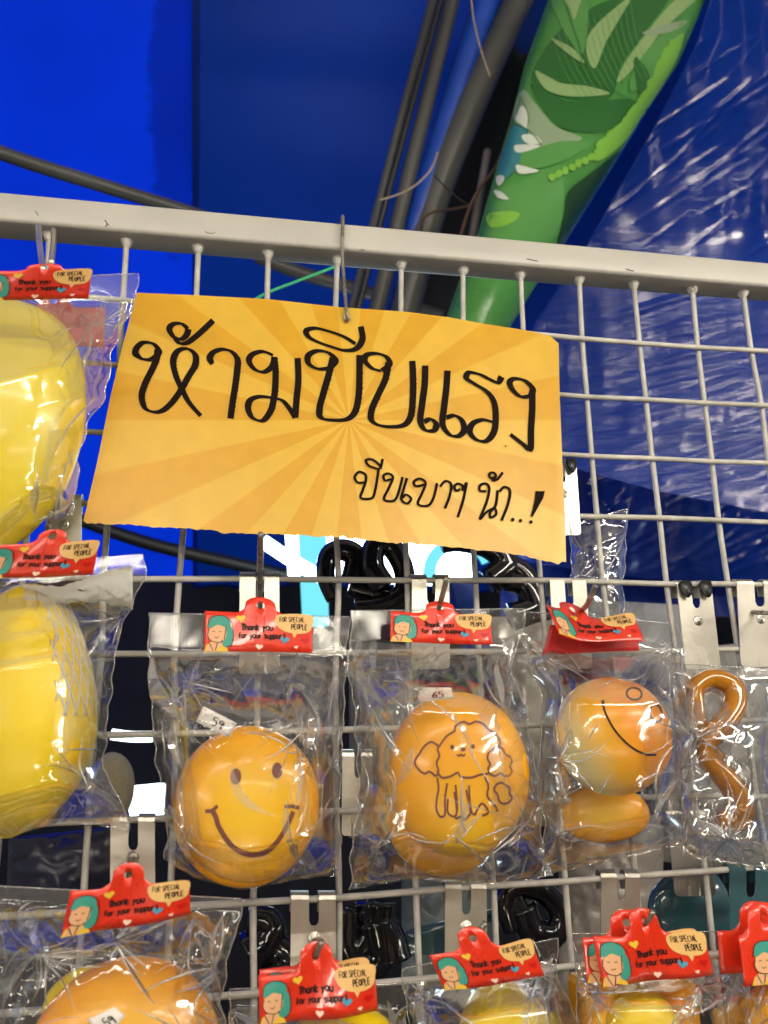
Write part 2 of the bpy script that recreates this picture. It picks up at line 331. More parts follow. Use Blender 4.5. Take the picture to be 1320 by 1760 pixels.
px, s_, t_ = coons([(880, -60), (1000, -60)], [(1000, -60), (930, 180), (880, 420), (820, 640)], [(680, 640), (820, 640)], [(880, -60), (800, 180), (720, 420), (680, 640)], 14, 24)
mb.grid(P(px[..., 0], px[..., 1], -.49-.33*t_+.012*np.sin(s_*9))); tag(mb.make('shade_sheet', M['dark']), 'black sheet added as the dark shade behind the poles', 'sheet')  # black sheet stands for the deep shadow between poles and leaf sheet
pipe('twine', [(808, -20, -.33), (815, 40, -.33), (828, 90, -.34), (842, 132, -.34)], .0014, M['twine'], 'pale frayed twine dangling at the top by the poles', 'twine', 8)
pipe('twine', [(752, 262, -.34), (740, 292, -.34), (712, 320, -.35), (680, 336, -.36), (651, 344, -.36)], .0014, M['twine'], 'pale curved twine crossing in front of the grey poles', 'twine', 8)
pipe('wire_tie', [(892, 165, -.4), (876, 220, -.41), (856, 280, -.42), (824, 325, -.42), (806, 360, -.43), (790, 412, -.43)], .0026, M['stick'], 'thin brown bent wire beside the green leaf sheet', 'wire', 8)
pipe('wire_tie', [(745, 300, -.5), (775, 330, -.5), (806, 352, -.5), (828, 352, -.49)], .0013, M['plainblk'], 'black tie wire lying across the shadowed poles', 'wire', 8)
pipe('wire_tie', [(724, 398, -.5), (728, 376, -.48), (745, 364, -.48), (775, 360, -.5), (812, 352, -.5)], .002, M['stick'], 'rusty twisted wire end just above the white rail', 'wire', 8)
pipe('canopy_pipe', [(770, 640, -.4), (800, 480, -.42), (822, 350, -.44), (838, 260, -.46)], .006, mat('bare_pole', (.22, .19, .17), .4, .3), 'thin bare metal pole left of the green leaf sheet')
pipe('canopy_pipe', [(440, 440, -.75), (520, 470, -.75), (640, 505, -.75), (760, 545, -.75)], .012, M['pipe'], 'short grey pipe seen through the grid above the sign')
pipe('rope', [(430, 520, -.3), (460, 503, -.3), (520, 480, -.3), (585, 455, -.3), (640, 432, -.3)], .0017, M['rope'], 'light green cord seen through the grid above the sign', 'cord', 8)
pipe('strap', [(-60, 740, -1.2), (60, 850, -1.2), (140, 893, -1.2), (260, 935, -1.2), (400, 968, -1.2), (540, 1000, -1.2)], .014, M['plainblk'], 'dark sagging strap under the blue tarp behind the grid', 'strap')

# ------------------------------------------------------------------ green printed sheet
Lg = [(965, -60), (935, 20), (902, 110), (880, 200), (850, 300), (822, 400), (790, 480), (752, 590)]
Rg = [(1245, -60), (1212, 0), (1165, 110), (1105, 200), (1050, 290), (965, 425), (915, 500), (860, 590)]
def gd(u, v):
    u = np.asarray(u, float); v = np.asarray(v, float)
    l = np.interp(v, [p[1] for p in Lg], [p[0] for p in Lg]); r = np.interp(v, [p[1] for p in Rg], [p[0] for p in Rg])
    s = np.clip((u-l)/(r-l), 0, 1)
    return -.36+.05*np.sqrt(np.clip(1-(2*s-1)**2, 0, 1))+.012*pn(u/90, v/130)-.02*np.clip((v-250)/200, 0, 1)*s
mb = MB(); px, s_, t_ = coons([Lg[0], Rg[0]], Rg, [Lg[-1], Rg[-1]], Lg, 40, 70)
# rows must follow the pixel rows
v_ = np.linspace(-60, 590, 90); uu = np.array([np.linspace(np.interp(v, [p[1] for p in Lg], [p[0] for p in Lg]), np.interp(v, [p[1] for p in Rg], [p[0] for p in Rg]), 40) for v in v_])
vv = np.repeat(v_[:, None], 40, 1)
mb.grid(P(uu, vv, gd(uu, vv)))
gb = mb.make('leaf_print_sheet', mat('green_vinyl', (.085, .32, .065), .30, noise=.3, nscale=9, bump=.8, bscale=14, trans=.2))
tag(gb, 'green plastic sheet printed with leaves, folded beside the poles', 'plastic sheet')
gm = [mat('leaf_dark', (.018, .13, .022), .3), mat('leaf_pale', (.27, .42, .17), .3), mat('leaf_mid', (.09, .30, .07), .3), mat('leaf_lime', (.20, .48, .055), .3), mat('print_teal', (.04, .22, .26), .3), mat('print_white', (.62, .68, .60), .3), mat('leaf_grey', (.26, .36, .22), .3), mat('underside_shade', (.010, .055, .014), .3)]
mb = MB()
def gl(off): return lambda u, v: P(u, v, gd(u, v)+off)
cc = lambda pts, k=1.941, ox=640, oy=0: [(ox+x/k, oy+y/k) for x, y in pts]
def clipg(p):
    u = p[0]; l = np.interp(p[1], [q[1] for q in Lg], [q[0] for q in Lg])+1; r = np.interp(p[1], [q[1] for q in Rg], [q[0] for q in Rg])-1
    return (min(max(u, l), r), p[1])
def gfill(pts, mi, off): 
    p = smooth(cc(pts), 5, True); p = [clipg(q) for q in p]; fill(mb, p, gl(off), mi, 0)
gfill([(530, 270), (600, 130), (680, 60), (790, 0), (1000, -40), (900, 120), (830, 220), (790, 330), (650, 330)], 0, .0008)
gfill([(525, 280), (580, 320), (700, 340), (860, 330), (880, 380), (800, 430), (680, 440), (600, 400)], 0, .0010)
gfill([(600, 0), (700, -30), (720, 60), (700, 180), (650, 120), (620, 60)], 2, .0012)
gfill([(545, 235), (620, 275), (720, 288), (792, 312), (700, 322), (620, 315), (570, 290)], 1, .0018)
gfill([(720, 120), (770, 60), (862, -10), (820, 70), (780, 140), (742, 228), (715, 180)], 1, .0018)
gfill([(595, 128), (650, 150), (690, 180), (706, 210), (660, 185)], 1, .0018)
gfill([(640, -10), (700, -20), (690, 20), (672, 66), (660, 30)], 1, .0020)
gfill([(815, 275), (840, 215), (900, 130), (1010, 0), (1100, -20), (1000, 60), (930, 150), (860, 240)], 1, .0016)
gfill([(860, 300), (870, 240), (930, 150), (1000, 90), (1060, 60), (1020, 160), (960, 230), (900, 290)], 2, .0022)
gfill([(875, 190), (925, 250), (915, 320), (885, 300)], 0, .0026)
gfill([(900, 110), (980, 80), (1050, 70), (1010, 100), (950, 115)], 6, .0026)
gfill([(500, 300), (540, 340), (610, 420), (700, 460), (640, 480), (560, 500), (500, 440), (470, 380)], 6, .0014)
gfill([(470, 420), (520, 430), (500, 500), (480, 560), (430, 600), (420, 540), (450, 470)], 4, .0020)
for q in ([(500, 450), (540, 450), (565, 475), (530, 482), (505, 470)], [(475, 485), (520, 482), (560, 488), (500, 508), (478, 505)], [(480, 550), (510, 555), (555, 570), (510, 580), (485, 575)],
          [(412, 590), (435, 585), (440, 600), (420, 620)], [(405, 635), (430, 640), (455, 665), (420, 660)], [(495, 355), (515, 370), (520, 430), (490, 410), (478, 395)]): gfill(q, 5, .0024)
gfill([(480, 520), (560, 490), (640, 470), (730, 480), (650, 530), (560, 560), (500, 550)], 2, .0018)
gfill([(400, 650), (520, 600), (600, 560), (640, 640), (600, 830), (350, 820), (360, 740)], 2, .0010)
gfill([(380, 720), (430, 705), (490, 710), (470, 740), (400, 760)], 3, .0016)
for k in range(26):          # scalloped lime border along the right edge
    t = k/25; q = lerp_poly([(1010, 150), (930, 310), (830, 440), (740, 520), (600, 590)], t)
    a = 28 if k < 18 else 14
    gfill([(q[0]+a*math.cos(x)*random.uniform(.7, 1.1), q[1]+a*math.sin(x)*random.uniform(.7, 1.1)) for x in np.arange(7)*.9], 3, .0030)
gfill([(1010, 130), (1040, 120), (1000, 230), (930, 330), (860, 450), (770, 530), (740, 520), (830, 430), (900, 330), (960, 230)], 3, .0028)
gfill([(830, 505), (770, 545), (718, 585), (655, 640), (640, 720), (618, 835), (700, 745), (790, 600)], 7, .0034)  # shaded underside of the fold, painted dark green into the print
for k in range(14):          # fine veins in the dark leaves
    a, b_ = (700+18*k, 330-6*k), (600+20*k, 120-9*k)
    ribbon(mb, [clipg(q) for q in cc([a, ((a[0]+b_[0])/2-14, (a[1]+b_[1])/2), b_])], .9, gl(.0036), 2)
for q in ([(530, 290), (570, 370), (650, 430), (790, 440)], [(640, 0), (660, 60), (690, 150), (720, 250), (860, 330)], [(478, 412), (530, 440), (565, 485)], [(490, 320), (520, 380), (515, 440)]):
    ribbon(mb, cc(q), 1.3, gl(.0032), 0)
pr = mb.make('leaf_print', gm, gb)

# ------------------------------------------------------------------ right-hand creased tarps
def folds(u, v, lines):
    h = np.zeros_like(u)
    for (x0, y0, x1, y1, wd, am) in lines:
        dx, dy = x1-x0, y1-y0; l2 = dx*dx+dy*dy; t = np.clip(((u-x0)*dx+(v-y0)*dy)/l2, 0, 1)
        dd = np.hypot(u-x0-t*dx, v-y0-t*dy); h += am*np.clip(1-dd/wd, 0, 1)**1.3*np.sin(np.pi*np.clip(t, .02, .98))**.5
    return h
def tarp(name, top, right, bottom, left, dfun, mt, label, nu=150, nv=200, lines=()):
    px, s_, t_ = coons(top, right, bottom, left, nu, nv); u, v = px[..., 0], px[..., 1]
    d = dfun(u, v, s_, t_)+folds(u, v, lines); mb = MB(); mb.grid(P(u, v, d)); return tag(mb.make(name, mt), label, 'tarp')
ln = []
for k in range(46):
    x = random.uniform(980, 1330); y = random.uniform(180, 460); l = random.uniform(70, 300); a = math.radians(random.uniform(28, 48))
    ln.append((x, y, x+l*math.cos(a), y-l*math.sin(a), random.uniform(4, 8), random.uniform(.0004, .0018)))
for k in range(80):
    x = random.uniform(1000, 1330); y = random.uniform(500, 860); l = random.uniform(80, 320); a = math.radians(random.uniform(10, 22))
    ln.append((x, y, x+l*math.cos(a), y-l*math.sin(a), random.uniform(5, 10), random.uniform(.0006, .0024)))
def dR(u, v, s, t): return -.30-.36*np.sin(np.clip(t, 0, 1)*1.57)**1.1+.00032*np.clip(u-1100, -200, 400)*sst((t-.45)/.4)+.008*np.sin(u/110+v/200)+.005*pn(u/50, v/110)+.05*np.clip((.08-s)/.08, 0, 1)*-1
tarp('side_tarp', [(1222, -50), (1420, -50)], [(1420, -50), (1420, 900)], [(820, 760), (990, 806), (1130, 845), (1420, 902)], [(1222, -50), (1180, 70), (1105, 205), (1040, 310), (965, 428), (880, 540), (830, 660), (820, 760)], dR, M['tarpR'], 'creased glossy dark blue tarp hanging at the right behind the grid', lines=ln)
ln2 = []
for k in range(60):
    x = random.uniform(1000, 1330); y = random.uniform(830, 1000); l = random.uniform(40, 140); a = math.radians(random.uniform(15, 40))
    ln2.append((x, y, x+l*math.cos(a), y-l*math.sin(a), random.uniform(3, 7), random.uniform(.002, .005)))
tarp('side_tarp', [(860, 740), (1430, 850)], [(1430, 850), (1430, 1010)], [(860, 960), (1100, 950), (1430, 905)], [(860, 740), (860, 960)], lambda u, v, s, t: -.95-.1*t+.02*np.sin(u/35)+.006*pn(u/25, v/50), M['tarpR'], 'lower wrinkled blue tarp below the edge of the larger side tarp', 120, 60, ln2)
tarp('side_tarp', [(860, 930), (1120, 935), (1430, 880)], [(1430, 880), (1430, 1060)], [(860, 1060), (1430, 1060)], [(860, 930), (860, 1060)], lambda u, v, s, t: -1.15+.02*np.sin(u/50)+.01*pn(u/25, v/50), M['tarpD'], 'shadowed flat navy tarp strip under the wrinkled tarp at the right', 90, 30)

# ------------------------------------------------------------------ the wire grid panel
def proj(p):
    q = (p-CAM)@RW.T; return 660+F*q[..., 0]/q[..., 2], 880+F*q[..., 1]/q[..., 2]
def node(i, j): return np.array(proj(np.array([i*S, 0, Z0-j*S])))
known = {(8, 1): (1000.4, 582), (9, 1): (1099, 590), (10, 1): (1199, 597), (11, 1): (1291, 602), (8, 2): (1008.5, 682), (9, 2): (1110, 686.5), (10, 2): (1211, 692.6), (11, 2): (1308.5, 696.6),
 (8, 3): (1017, 784), (9, 3): (1121, 788), (10, 3): (1223.5, 793), (8, 4): (1026, 888), (9, 4): (1133.4, 890), (10, 4): (1235, 894), (2, 5): (308, 995), (3, 5): (446, 995), (4, 5): (582, 996.5), (5, 5): (700, 997.5),
 (6, 5): (817, 997.5), (7, 5): (929, 997.5), (8, 5): (1035.6, 1000), (9, 5): (1145.5, 1003.6), (10, 5): (1251, 1003.6), (2, 6): (300, 1124), (1, 6): (174, 1124), (10, 6): (1268, 1115.6), (10, 7): (1284, 1238), (10, 8): (1300, 1370), (10, 9): (1322, 1490),
 (4, 9): (583, 1543), (5, 9): (715, 1532), (6, 9): (848, 1522.6), (7, 9): (971.5, 1515), (8, 9): (1092, 1505.5), (9, 9): (1212, 1497.5), (3, 9): (435, 1551),
 (0, 0): (85, 394), (1, 0): (218, 410), (2, 0): (341, 424), (3, 0): (461, 437), (4, 0): (580, 449), (5, 0): (690, 457), (6, 0): (796, 465), (7, 0): (895, 476), (8, 0): (996, 484), (9, 0): (1090, 493), (10, 0): (1190, 495), (11, 0): (1278, 508), (1, 5): (178, 995)}
kk = np.array([k for k in known], float); kv = np.array([np.array(known[k])-node(*k) for k in known])
def nodepx(i, j):
    if (i, j) in known: return np.array(known[(i, j)], float)
    w_ = 1/((kk[:, 0]-i)**2+(kk[:, 1]-j)**2+.3)**1.5; return node(i, j)+(w_[:, None]*kv).sum(0)/w_.sum()*.8
NP = {(i, j): nodepx(i, j) for i in range(-2, 14) for j in range(0, 13)}
gp = thing('grid_panel', (0.3, 0, 0.1), 'white painted wire grid panel with square top rail that everything hangs on', 'display rack')
rp = [(-300, 299, 345), (0, 339, 378), (330, 366, 409), (660, 397, 441), (1000, 424, 468), (1320, 460, 490), (1600, 484, 512)]
# rail: a square tube through the measured line of its lower front edge
e = [P(u, b, .0125) for u, a, b in rp]; e = np.array(e); zline = np.polyfit(e[:, 0], e[:, 2], 1)
xx = np.linspace(e[0, 0], e[-1, 0], 12); zz = np.polyval(zline, xx); hh = .0235; r_ = .003
prof = []
for cx_, cz_, a0 in ((.0125-r_, r_, -90), (.0125-r_, hh-r_, 0), (-.0125+r_, hh-r_, 90), (-.0125+r_, r_, 180)):
    for a in (0, 30, 60, 90): prof.append((cx_+r_*math.cos(math.radians(a0+a)), cz_+r_*math.sin(math.radians(a0+a))))
mb = MB(); mb.grid(np.array([[[x, -py, z+pz] for py, pz in prof] for x, z in zip(xx, zz)]), 0, True); tr_ = mb.make('top_rail', M['rail'], gp)
def railf(off): return lambda u, v: P(u, v, .0126+off)
mb = MB()
for q in ([(180, 378), (184, 384), (181, 390)], [(184, 384), (188, 388)], [(1188, 492), (1196, 497), (1190, 501)], [(620, 428), (628, 430)], [(905, 445), (925, 449)], [(352, 398), (361, 401), (370, 400)], [(1075, 462), (1090, 466)], [(60, 362), (66, 371)]):
    ribbon(mb, q, random.uniform(1, 2), railf(.0002), 0, 3)
scuff = mb
railz = lambda x: float(np.polyval(zline, x))
tag(scuff.make('scuff_marks', M['ink'], tr_), kind='stuff')
# wires: every one a part; weld beads under the rail
for i in range(-2, 14):
    pts = [P(*NP[(i, j)], 0) for j in range(0, 13)]
    pts[0][2] = railz(pts[0][0])+.001
    mb = MB(); mb.tube(smooth(pts, 3), .0021, 8); mb.make('vertical_wire', M['wire'], gp)
    c = pts[0]; mb = MB(); th = np.linspace(0, 2*math.pi, 9)[:-1]
    rr = [(.0004, .001), (.0042, .0008), (.0052, -.0006), (.0038, -.0028), (.0023, -.0055)]
    mb.grid(np.array([[[c[0]+r*math.cos(a)*random.uniform(.8, 1.15), c[1]+r*math.sin(a), railz(c[0])+z] for a in th] for r, z in rr]), 0, True); mb.make('weld_bead', M['weld'], gp)
for j in range(1, 13):
    mb = MB(); mb.tube(smooth([P(*NP[(i, j)], .0035) for i in range(-2, 14)], 3), .0021, 8); mb.make('horizontal_wire', M['wire'], gp)
for x0 in (-.35, 1.0):   # the panel's side rails and feet, outside the picture
    mb = MB(); mb.box((x0, 0, railz(x0)/2), (.0125, .012, railz(x0)/2-.0)); mb.make('side_post', M['rail'], gp, smooth=False)

# ------------------------------------------------------------------ the sign
def sdp(u, v):
    u = np.asarray(u, float); v = np.asarray(v, float)
    return .020+.022*(v-520)/420+.006*np.sin((u-150)/820*math.pi)+.003*np.clip((u-880)/80, 0, 1)**2
top = [(235, 503), (330, 507), (460, 514), (585, 528), (700, 536), (770, 545), (830, 556), (900, 567), (945, 577), (960, 590)]
right = [(960, 590), (962, 680), (966, 780), (971, 880), (973, 965)]
bot = [(143, 897), (180, 900), (210, 902), (260, 905), (360, 911), (380, 915), (480, 919), (580, 923), (600, 924), (640, 930), (700, 934), (820, 944), (900, 955), (958, 968), (973, 965)]
left = [(235, 503), (213, 585), (190, 680), (168, 790), (143, 897)]
sg = thing('cardboard_sign', P(600, 920, .04), 'yellow sunburst cardboard sign with handwritten black Thai words hung in front of the grid', 'sign')
px, s_, t_ = coons(top, right, bot, left, 120, 60)
wob = np.zeros_like(px); wob[-1, :, 1] = rng.normal(0, .9, 120); px = px+wob
sm_ = bpy.data.materials.new('sunburst_print'); sm_.use_nodes = True; nt = sm_.node_tree; L = nt.links.new; b = nt.nodes['Principled BSDF']
b.inputs['Roughness'].default_value = .34
at = N(nt, 'ShaderNodeAttribute', attribute_name='print'); cr = N(nt, 'ShaderNodeMix', data_type='RGBA')
cr.inputs['A'].default_value = (.64, .335, .008, 1); cr.inputs['B'].default_value = (.70, .42, .036, 1)
sep = N(nt, 'ShaderNodeSeparateXYZ'); L(at.outputs['Vector'], sep.inputs[0])
at2 = N(nt, 'ShaderNodeMath', operation='ARCTAN2'); L(sep.outputs[1], at2.inputs[0]); L(sep.outputs[0], at2.inputs[1])
nz = N(nt, 'ShaderNodeTexNoise', Scale=1.3, Detail=1.0); L(at.outputs['Vector'], nz.inputs['Vector'])
mu = N(nt, 'ShaderNodeMath', operation='MULTIPLY'); L(at2.outputs[0], mu.inputs[0]); mu.inputs[1].default_value = 15
sn = N(nt, 'ShaderNodeMath', operation='SINE'); L(mu.outputs[0], sn.inputs[0])
mr = N(nt, 'ShaderNodeMapRange'); L(sn.outputs[0], mr.inputs[0]); mr.inputs[1].default_value = -.12; mr.inputs[2].default_value = .12
L(mr.outputs[0], cr.inputs['Factor'])
n2 = N(nt, 'ShaderNodeTexNoise', Scale=2.5, Detail=6.0); L(at.outputs['Vector'], n2.inputs['Vector'])
hs = N(nt, 'ShaderNodeHueSaturation'); L(cr.outputs['Result'], hs.inputs['Color']); m3 = N(nt, 'ShaderNodeMapRange'); L(n2.outputs[0], m3.inputs[0]); m3.inputs[3].default_value = .86; m3.inputs[4].default_value = 1.12; L(m3.outputs[0], hs.inputs['Value'])
L(hs.outputs[0], b.inputs['Base Color'])
mb = MB(); f3 = P(px[..., 0], px[..., 1], sdp(px[..., 0], px[..., 1])); b3 = P(px[..., 0], px[..., 1], sdp(px[..., 0], px[..., 1])-.0022)
mb.grid(f3, 0); n0 = 120*60; mb.grid(b3[:, ::-1], 1)
def rim(a, b): mb.grid(np.stack([a, b], 0), 1)
rim(f3[0], b3[0]); rim(f3[-1], b3[-1]); rim(f3[:, 0], b3[:, 0]); rim(f3[:, -1], b3[:, -1])
so_ = mb.make('board', [sm_, M['cut']], sg)
at_ = so_.data.attributes.new('print', 'FLOAT_VECTOR', 'POINT')
arr = np.zeros((len(so_.data.vertices), 3)); arr[:n0, 0] = (px[..., 0].ravel()-600)/100; arr[:n0, 1] = (px[..., 1].ravel()-722)/100
at_.data.foreach_set('vector', arr.ravel())
sf = lambda off: (lambda u, v: P(u, v, sdp(u, v)+off))
c3 = lambda pts: cc(pts, 3.143, 140, 480)
c4 = lambda pts: cc(pts, 2.87, 540, 480)
PEN = (4.2, 11.5, (-.28, .96)); PEN2 = (3.6, 4.8, (-.28, .96))
big = [c3([(330, 432), (292, 408), (298, 372), (335, 342), (390, 350), (418, 395), (375, 432), (325, 428), (300, 405)]),
 c3([(410, 380), (405, 430), (380, 490), (345, 560), (325, 630), (340, 690), (380, 715), (430, 712), (480, 675), (530, 610), (575, 530), (615, 460), (612, 405), (570, 375), (520, 388), (495, 440), (510, 520), (545, 600), (585, 670), (645, 738)]),
 c3([(575, 268), (540, 240), (495, 243), (475, 270), (500, 312), (540, 322), (568, 300), (578, 268)]), c3([(505, 315), (530, 345), (570, 342), (610, 315), (650, 280), (712, 222)]),
 c3([(708, 458), (692, 428), (712, 395), (762, 378), (812, 392), (843, 435), (840, 500), (830, 580), (817, 660), (805, 752)]),
 c3([(1035, 410), (980, 390), (925, 405), (905, 440), (935, 485), (985, 500), (1030, 470), (1045, 420)]),
 c3([(1040, 420), (1048, 480), (1048, 560), (1040, 640), (1022, 710), (980, 762), (925, 748), (900, 700), (910, 655), (960, 634), (1030, 640), (1085, 655), (1125, 700), (1155, 748)]), c3([(1155, 748), (1162, 650), (1172, 540), (1168, 425)]),
 [(611, 591), (592, 579), (568, 570), (543, 564), (527, 568), (530, 578), (545, 587), (570, 596), (592, 602), (612, 599), (623, 583), (620, 561)],
 [(570, 632), (548, 634), (531, 625), (530, 611), (545, 603), (564, 606), (577, 619), (568, 631)],
 [(572, 615), (565, 644), (556, 675), (549, 703), (552, 718), (573, 722), (597, 720), (611, 706), (617, 675), (618, 640), (618, 610)],
 c4([(330, 452), (285, 438), (250, 400), (262, 372), (310, 366), (355, 382), (372, 418), (335, 452)]), c4([(366, 410), (352, 490), (315, 570), (285, 640), (282, 692), (322, 720), (390, 727), (448, 715), (478, 670), (487, 580), (488, 490), (484, 402)]),
 c4([(548, 425), (545, 520), (532, 620), (524, 700), (548, 742), (590, 745), (602, 715), (575, 690), (542, 703)]),
 c4([(658, 450), (652, 540), (640, 640), (634, 715), (668, 765), (712, 772), (740, 742), (728, 695), (692, 672), (652, 682)]),
 c4([(925, 480), (905, 508), (860, 490), (815, 468), (765, 460), (752, 487), (790, 515), (850, 552), (885, 600), (896, 670), (888, 750), (850, 796), (800, 790), (768, 752), (782, 712), (830, 693), (880, 703)]),
 c4([(1070, 575), (1020, 578), (980, 545), (965, 508), (990, 490), (1040, 500), (1078, 540), (1070, 572)]), c4([(1076, 545), (1076, 640), (1070, 740), (1066, 838), (1030, 812), (968, 765)])]
small = [c4(q) for q in ([(325, 938), (272, 920), (255, 893), (285, 888), (318, 912), (328, 932)], [(338, 886), (326, 936)],
 [(250, 1002), (215, 1002), (200, 975), (222, 950), (252, 962), (255, 995), (240, 1040), (230, 1078), (282, 1080), (300, 1045), (318, 940)],
 [(380, 985), (350, 992), (342, 968), (368, 958), (388, 978), (368, 1030), (345, 1085), (392, 1092), (415, 1055), (436, 975)],
 [(458, 980), (440, 1040), (430, 1085), (458, 1106), (478, 1082), (452, 1062), (436, 1080)],
 [(545, 1012), (502, 1020), (492, 998), (522, 983), (550, 1005), (530, 1060), (512, 1108), (562, 1116), (590, 1075), (606, 1005)],
 [(622, 1022), (648, 995), (676, 1012), (668, 1070), (645, 1130)], [(722, 1035), (700, 1042), (692, 1020), (712, 1008), (732, 1018), (735, 1040), (752, 1003), (735, 1090), (708, 1174)],
 [(850, 1045), (818, 1042), (820, 1015), (850, 1008), (864, 1035), (850, 1100), (818, 1182), (848, 1150), (888, 1130), (898, 1158), (872, 1175), (868, 1150), (895, 1115), (906, 1040)],
 [(890, 978), (868, 978), (866, 958), (886, 954), (896, 970), (880, 990), (905, 985), (930, 952)], [(914, 1048), (938, 1024), (966, 1042), (956, 1110), (924, 1190)])]
mb = MB(); off = .0004
for q in big: ribbon(mb, q, 0, sf(off), 0, 8, PEN); off += .00002
for q in small: ribbon(mb, q, 0, sf(off), 0, 6, PEN2); off += .00002
for q in ((980, 1185), (1018, 1190), (1070, 1197), (945, 822)):
    r = 9 if q[0] != 945 else 4; fill(mb, c4([(q[0]+r*math.cos(a), q[1]+r*math.sin(a)) for a in np.arange(10)*.628]), sf(off), 0, 0)
fill(mb, c4([(1092, 1045), (1138, 1045), (1130, 1080), (1078, 1172), (1068, 1168), (1088, 1090)]), sf(off), 0, 0)
for q in big[:2]+[big[4], big[6], big[10], big[12]]:   # ragged ink dabs on the right of the down strokes
    pp = smooth(q, 8)
    for k in range(3, len(pp)-3):
        t = pp[k+1]-pp[k-1]
        if abs(t[1]) > 1.6*abs(t[0]) and k % 2 == 0:
            c = pp[k]+np.array([5.2, 1.]); r = random.uniform(1.0, 1.9); fill(mb, [(c[0]+r*math.cos(a), c[1]+r*math.sin(a)) for a in np.arange(6)*1.05], sf(off), 0, 0)
mb.make('handwriting', M['marker'], sg)
mb = MB(); h0 = P(596, 545, float(sdp(596, 545))+.0006)
rg = [h0+np.array([.0022*math.cos(a), 0, .0022*math.sin(a)]) for a in np.arange(13)*math.pi/6]; mb.tube(rg, .0006, 6, cap=False); mb.make('eyelet', M['steel'], sg)
hk = thing('wire_hook', P(590, 400, .02), 'thin dark wire hook over the rail holding up the yellow sign', 'hook')
rzc = railz(P(590, 400, .02)[0]); x_ = P(590, 420, .016)[0]
mb = MB(); mb.tube(smooth([(x_, .016, rzc+.006), (x_, .016, rzc+.026), (x_, .0, rzc+.027), (x_, -.0155, rzc+.0265), P(588, 430, .0165), P(591, 480, .018), P(595, 530, float(sdp(595, 530))+.004), P(598, 548, float(sdp(598, 548))+.003), P(594, 552, float(sdp(595, 552))+.001)], 6), .0014, 8)
mb.make('hook_wire', M['rod'], hk)

# ------------------------------------------------------------------ header cards
GL = {'T': [[(0, 6), (4, 6)], [(2, 6), (2, 0)]], 'h': [[(0, 6), (0, 0)], [(0, 2.5), (1.5, 3.8), (3, 3), (3, 0)]], 'a': [[(3, 3.5), (1, 3.8), (0, 2), (1, 0), (3, 1)], [(3, 3.8), (3, 0)]],
 'n': [[(0, 4), (0, 0)], [(0, 2.6), (1.5, 4), (3, 3), (3, 0)]], 'k': [[(0, 6), (0, 0)], [(3, 4), (0, 2), (3, 0)]], 'y': [[(0, 4), (1.5, 1)], [(3, 4), (1.5, 1), (.5, -1.6)]],
 'o': [[(1.5, 4), (0, 3), (0, 1), (1.5, 0), (3, 1), (3, 3), (1.5, 4)]], 'u': [[(0, 4), (0, 1), (1.5, 0), (3, 1), (3, 4)]], 'f': [[(3, 6), (1.5, 5.6), (1.2, 4), (1.2, 0)], [(0, 3.4), (2.6, 3.4)]],
 'r': [[(0, 4), (0, 0)], [(0, 2.5), (1, 3.8), (2.6, 3.6)]], 's': [[(3, 3.6), (1, 4), (.2, 3), (2.6, 1.4), (2, 0), (0, .3)]], 'p': [[(0, 4), (0, -2)], [(0, 3.5), (2, 4), (3, 2), (2, 0), (0, .5)]], 't': [[(1.5, 6), (1.5, 0)], [(0, 4), (3, 4)]],
 'F': [[(3, 6), (0, 6), (0, 0)], [(0, 3.2), (2.6, 3.2)]], 'O': [[(1.5, 6), (0, 4), (0, 2), (1.5, 0), (3, 2), (3, 4), (1.5, 6)]], 'R': [[(0, 0), (0, 6), (2.6, 5.4), (2.6, 3.8), (0, 3), (3, 0)]], 'S': [[(3, 5.4), (1.5, 6), (.2, 4.8), (2.8, 2), (1.6, 0), (0, .8)]],
 'P': [[(0, 0), (0, 6), (2.8, 5.2), (2.6, 3.4), (0, 2.8)]], 'E': [[(3, 6), (0, 6), (0, 0), (3, 0)], [(0, 3), (2.4, 3)]], 'C': [[(3, 5.4), (1.4, 6), (0, 3), (1.4, 0), (3, .6)]], 'I': [[(1, 6), (1, 0)]], 'A': [[(0, 0), (1.5, 6), (3, 0)], [(.6, 2.2), (2.4, 2.2)]], 'L': [[(0, 6), (0, 0), (3, 0)]],
 '5': [[(3, 6), (.4, 6), (.2, 3.6), (2, 3.9), (3, 2), (1.8, 0), (0, .6)]], '9': [[(3, 5), (1.2, 6), (.2, 4.4), (1.4, 3.2), (3, 5), (2.4, 0)]], '6': [[(2.6, 6), (.6, 3.6), (.2, 1.2), (1.6, 0), (3, 1.4), (1.8, 3), (.4, 1.8)]]}
def text(mb, s, x, y, w, h, fmap, mi, lw, slope=0.0):
    """x, y: left of the base line; w: full width; h: capital height; y grows downwards"""
    adv = [2.6 if c == ' ' else (3.2 if c == 'I' else 4.4) for c in s]; k = w/sum(adv); cx = 0
    for c, a in zip(s, adv):
        if c != ' ':
            jy = random.uniform(-.5, .5)
            for st in GL[c]: ribbon(mb, [(x+(cx+p[0])*k, y-(p[1]+jy)*h/6+slope*cx*k) for p in st], lw, fmap, mi, 3 if len(st) > 2 else 0)
        cx += a
PR = [M['skin'], M['bubble'], M['teal'], M['ink'], M['yel'], M['blue'], M['pink'], M['dred']]
def heart(mb, x, y, r, fmap, mi, rot=0):
    p = []
    for a in np.arange(16)/16*2*math.pi:
        hx = 16*math.sin(a)**3/16; hy = -(13*math.cos(a)-5*math.cos(2*a)-2*math.cos(3*a)-math.cos(4*a))/16
        p.append((x+r*(hx*math.cos(rot)-hy*math.sin(rot)), y+r*(hx*math.sin(rot)+hy*math.cos(rot))))
    fill(mb, p, fmap, mi, 0)
AS = .43   # card height over its width
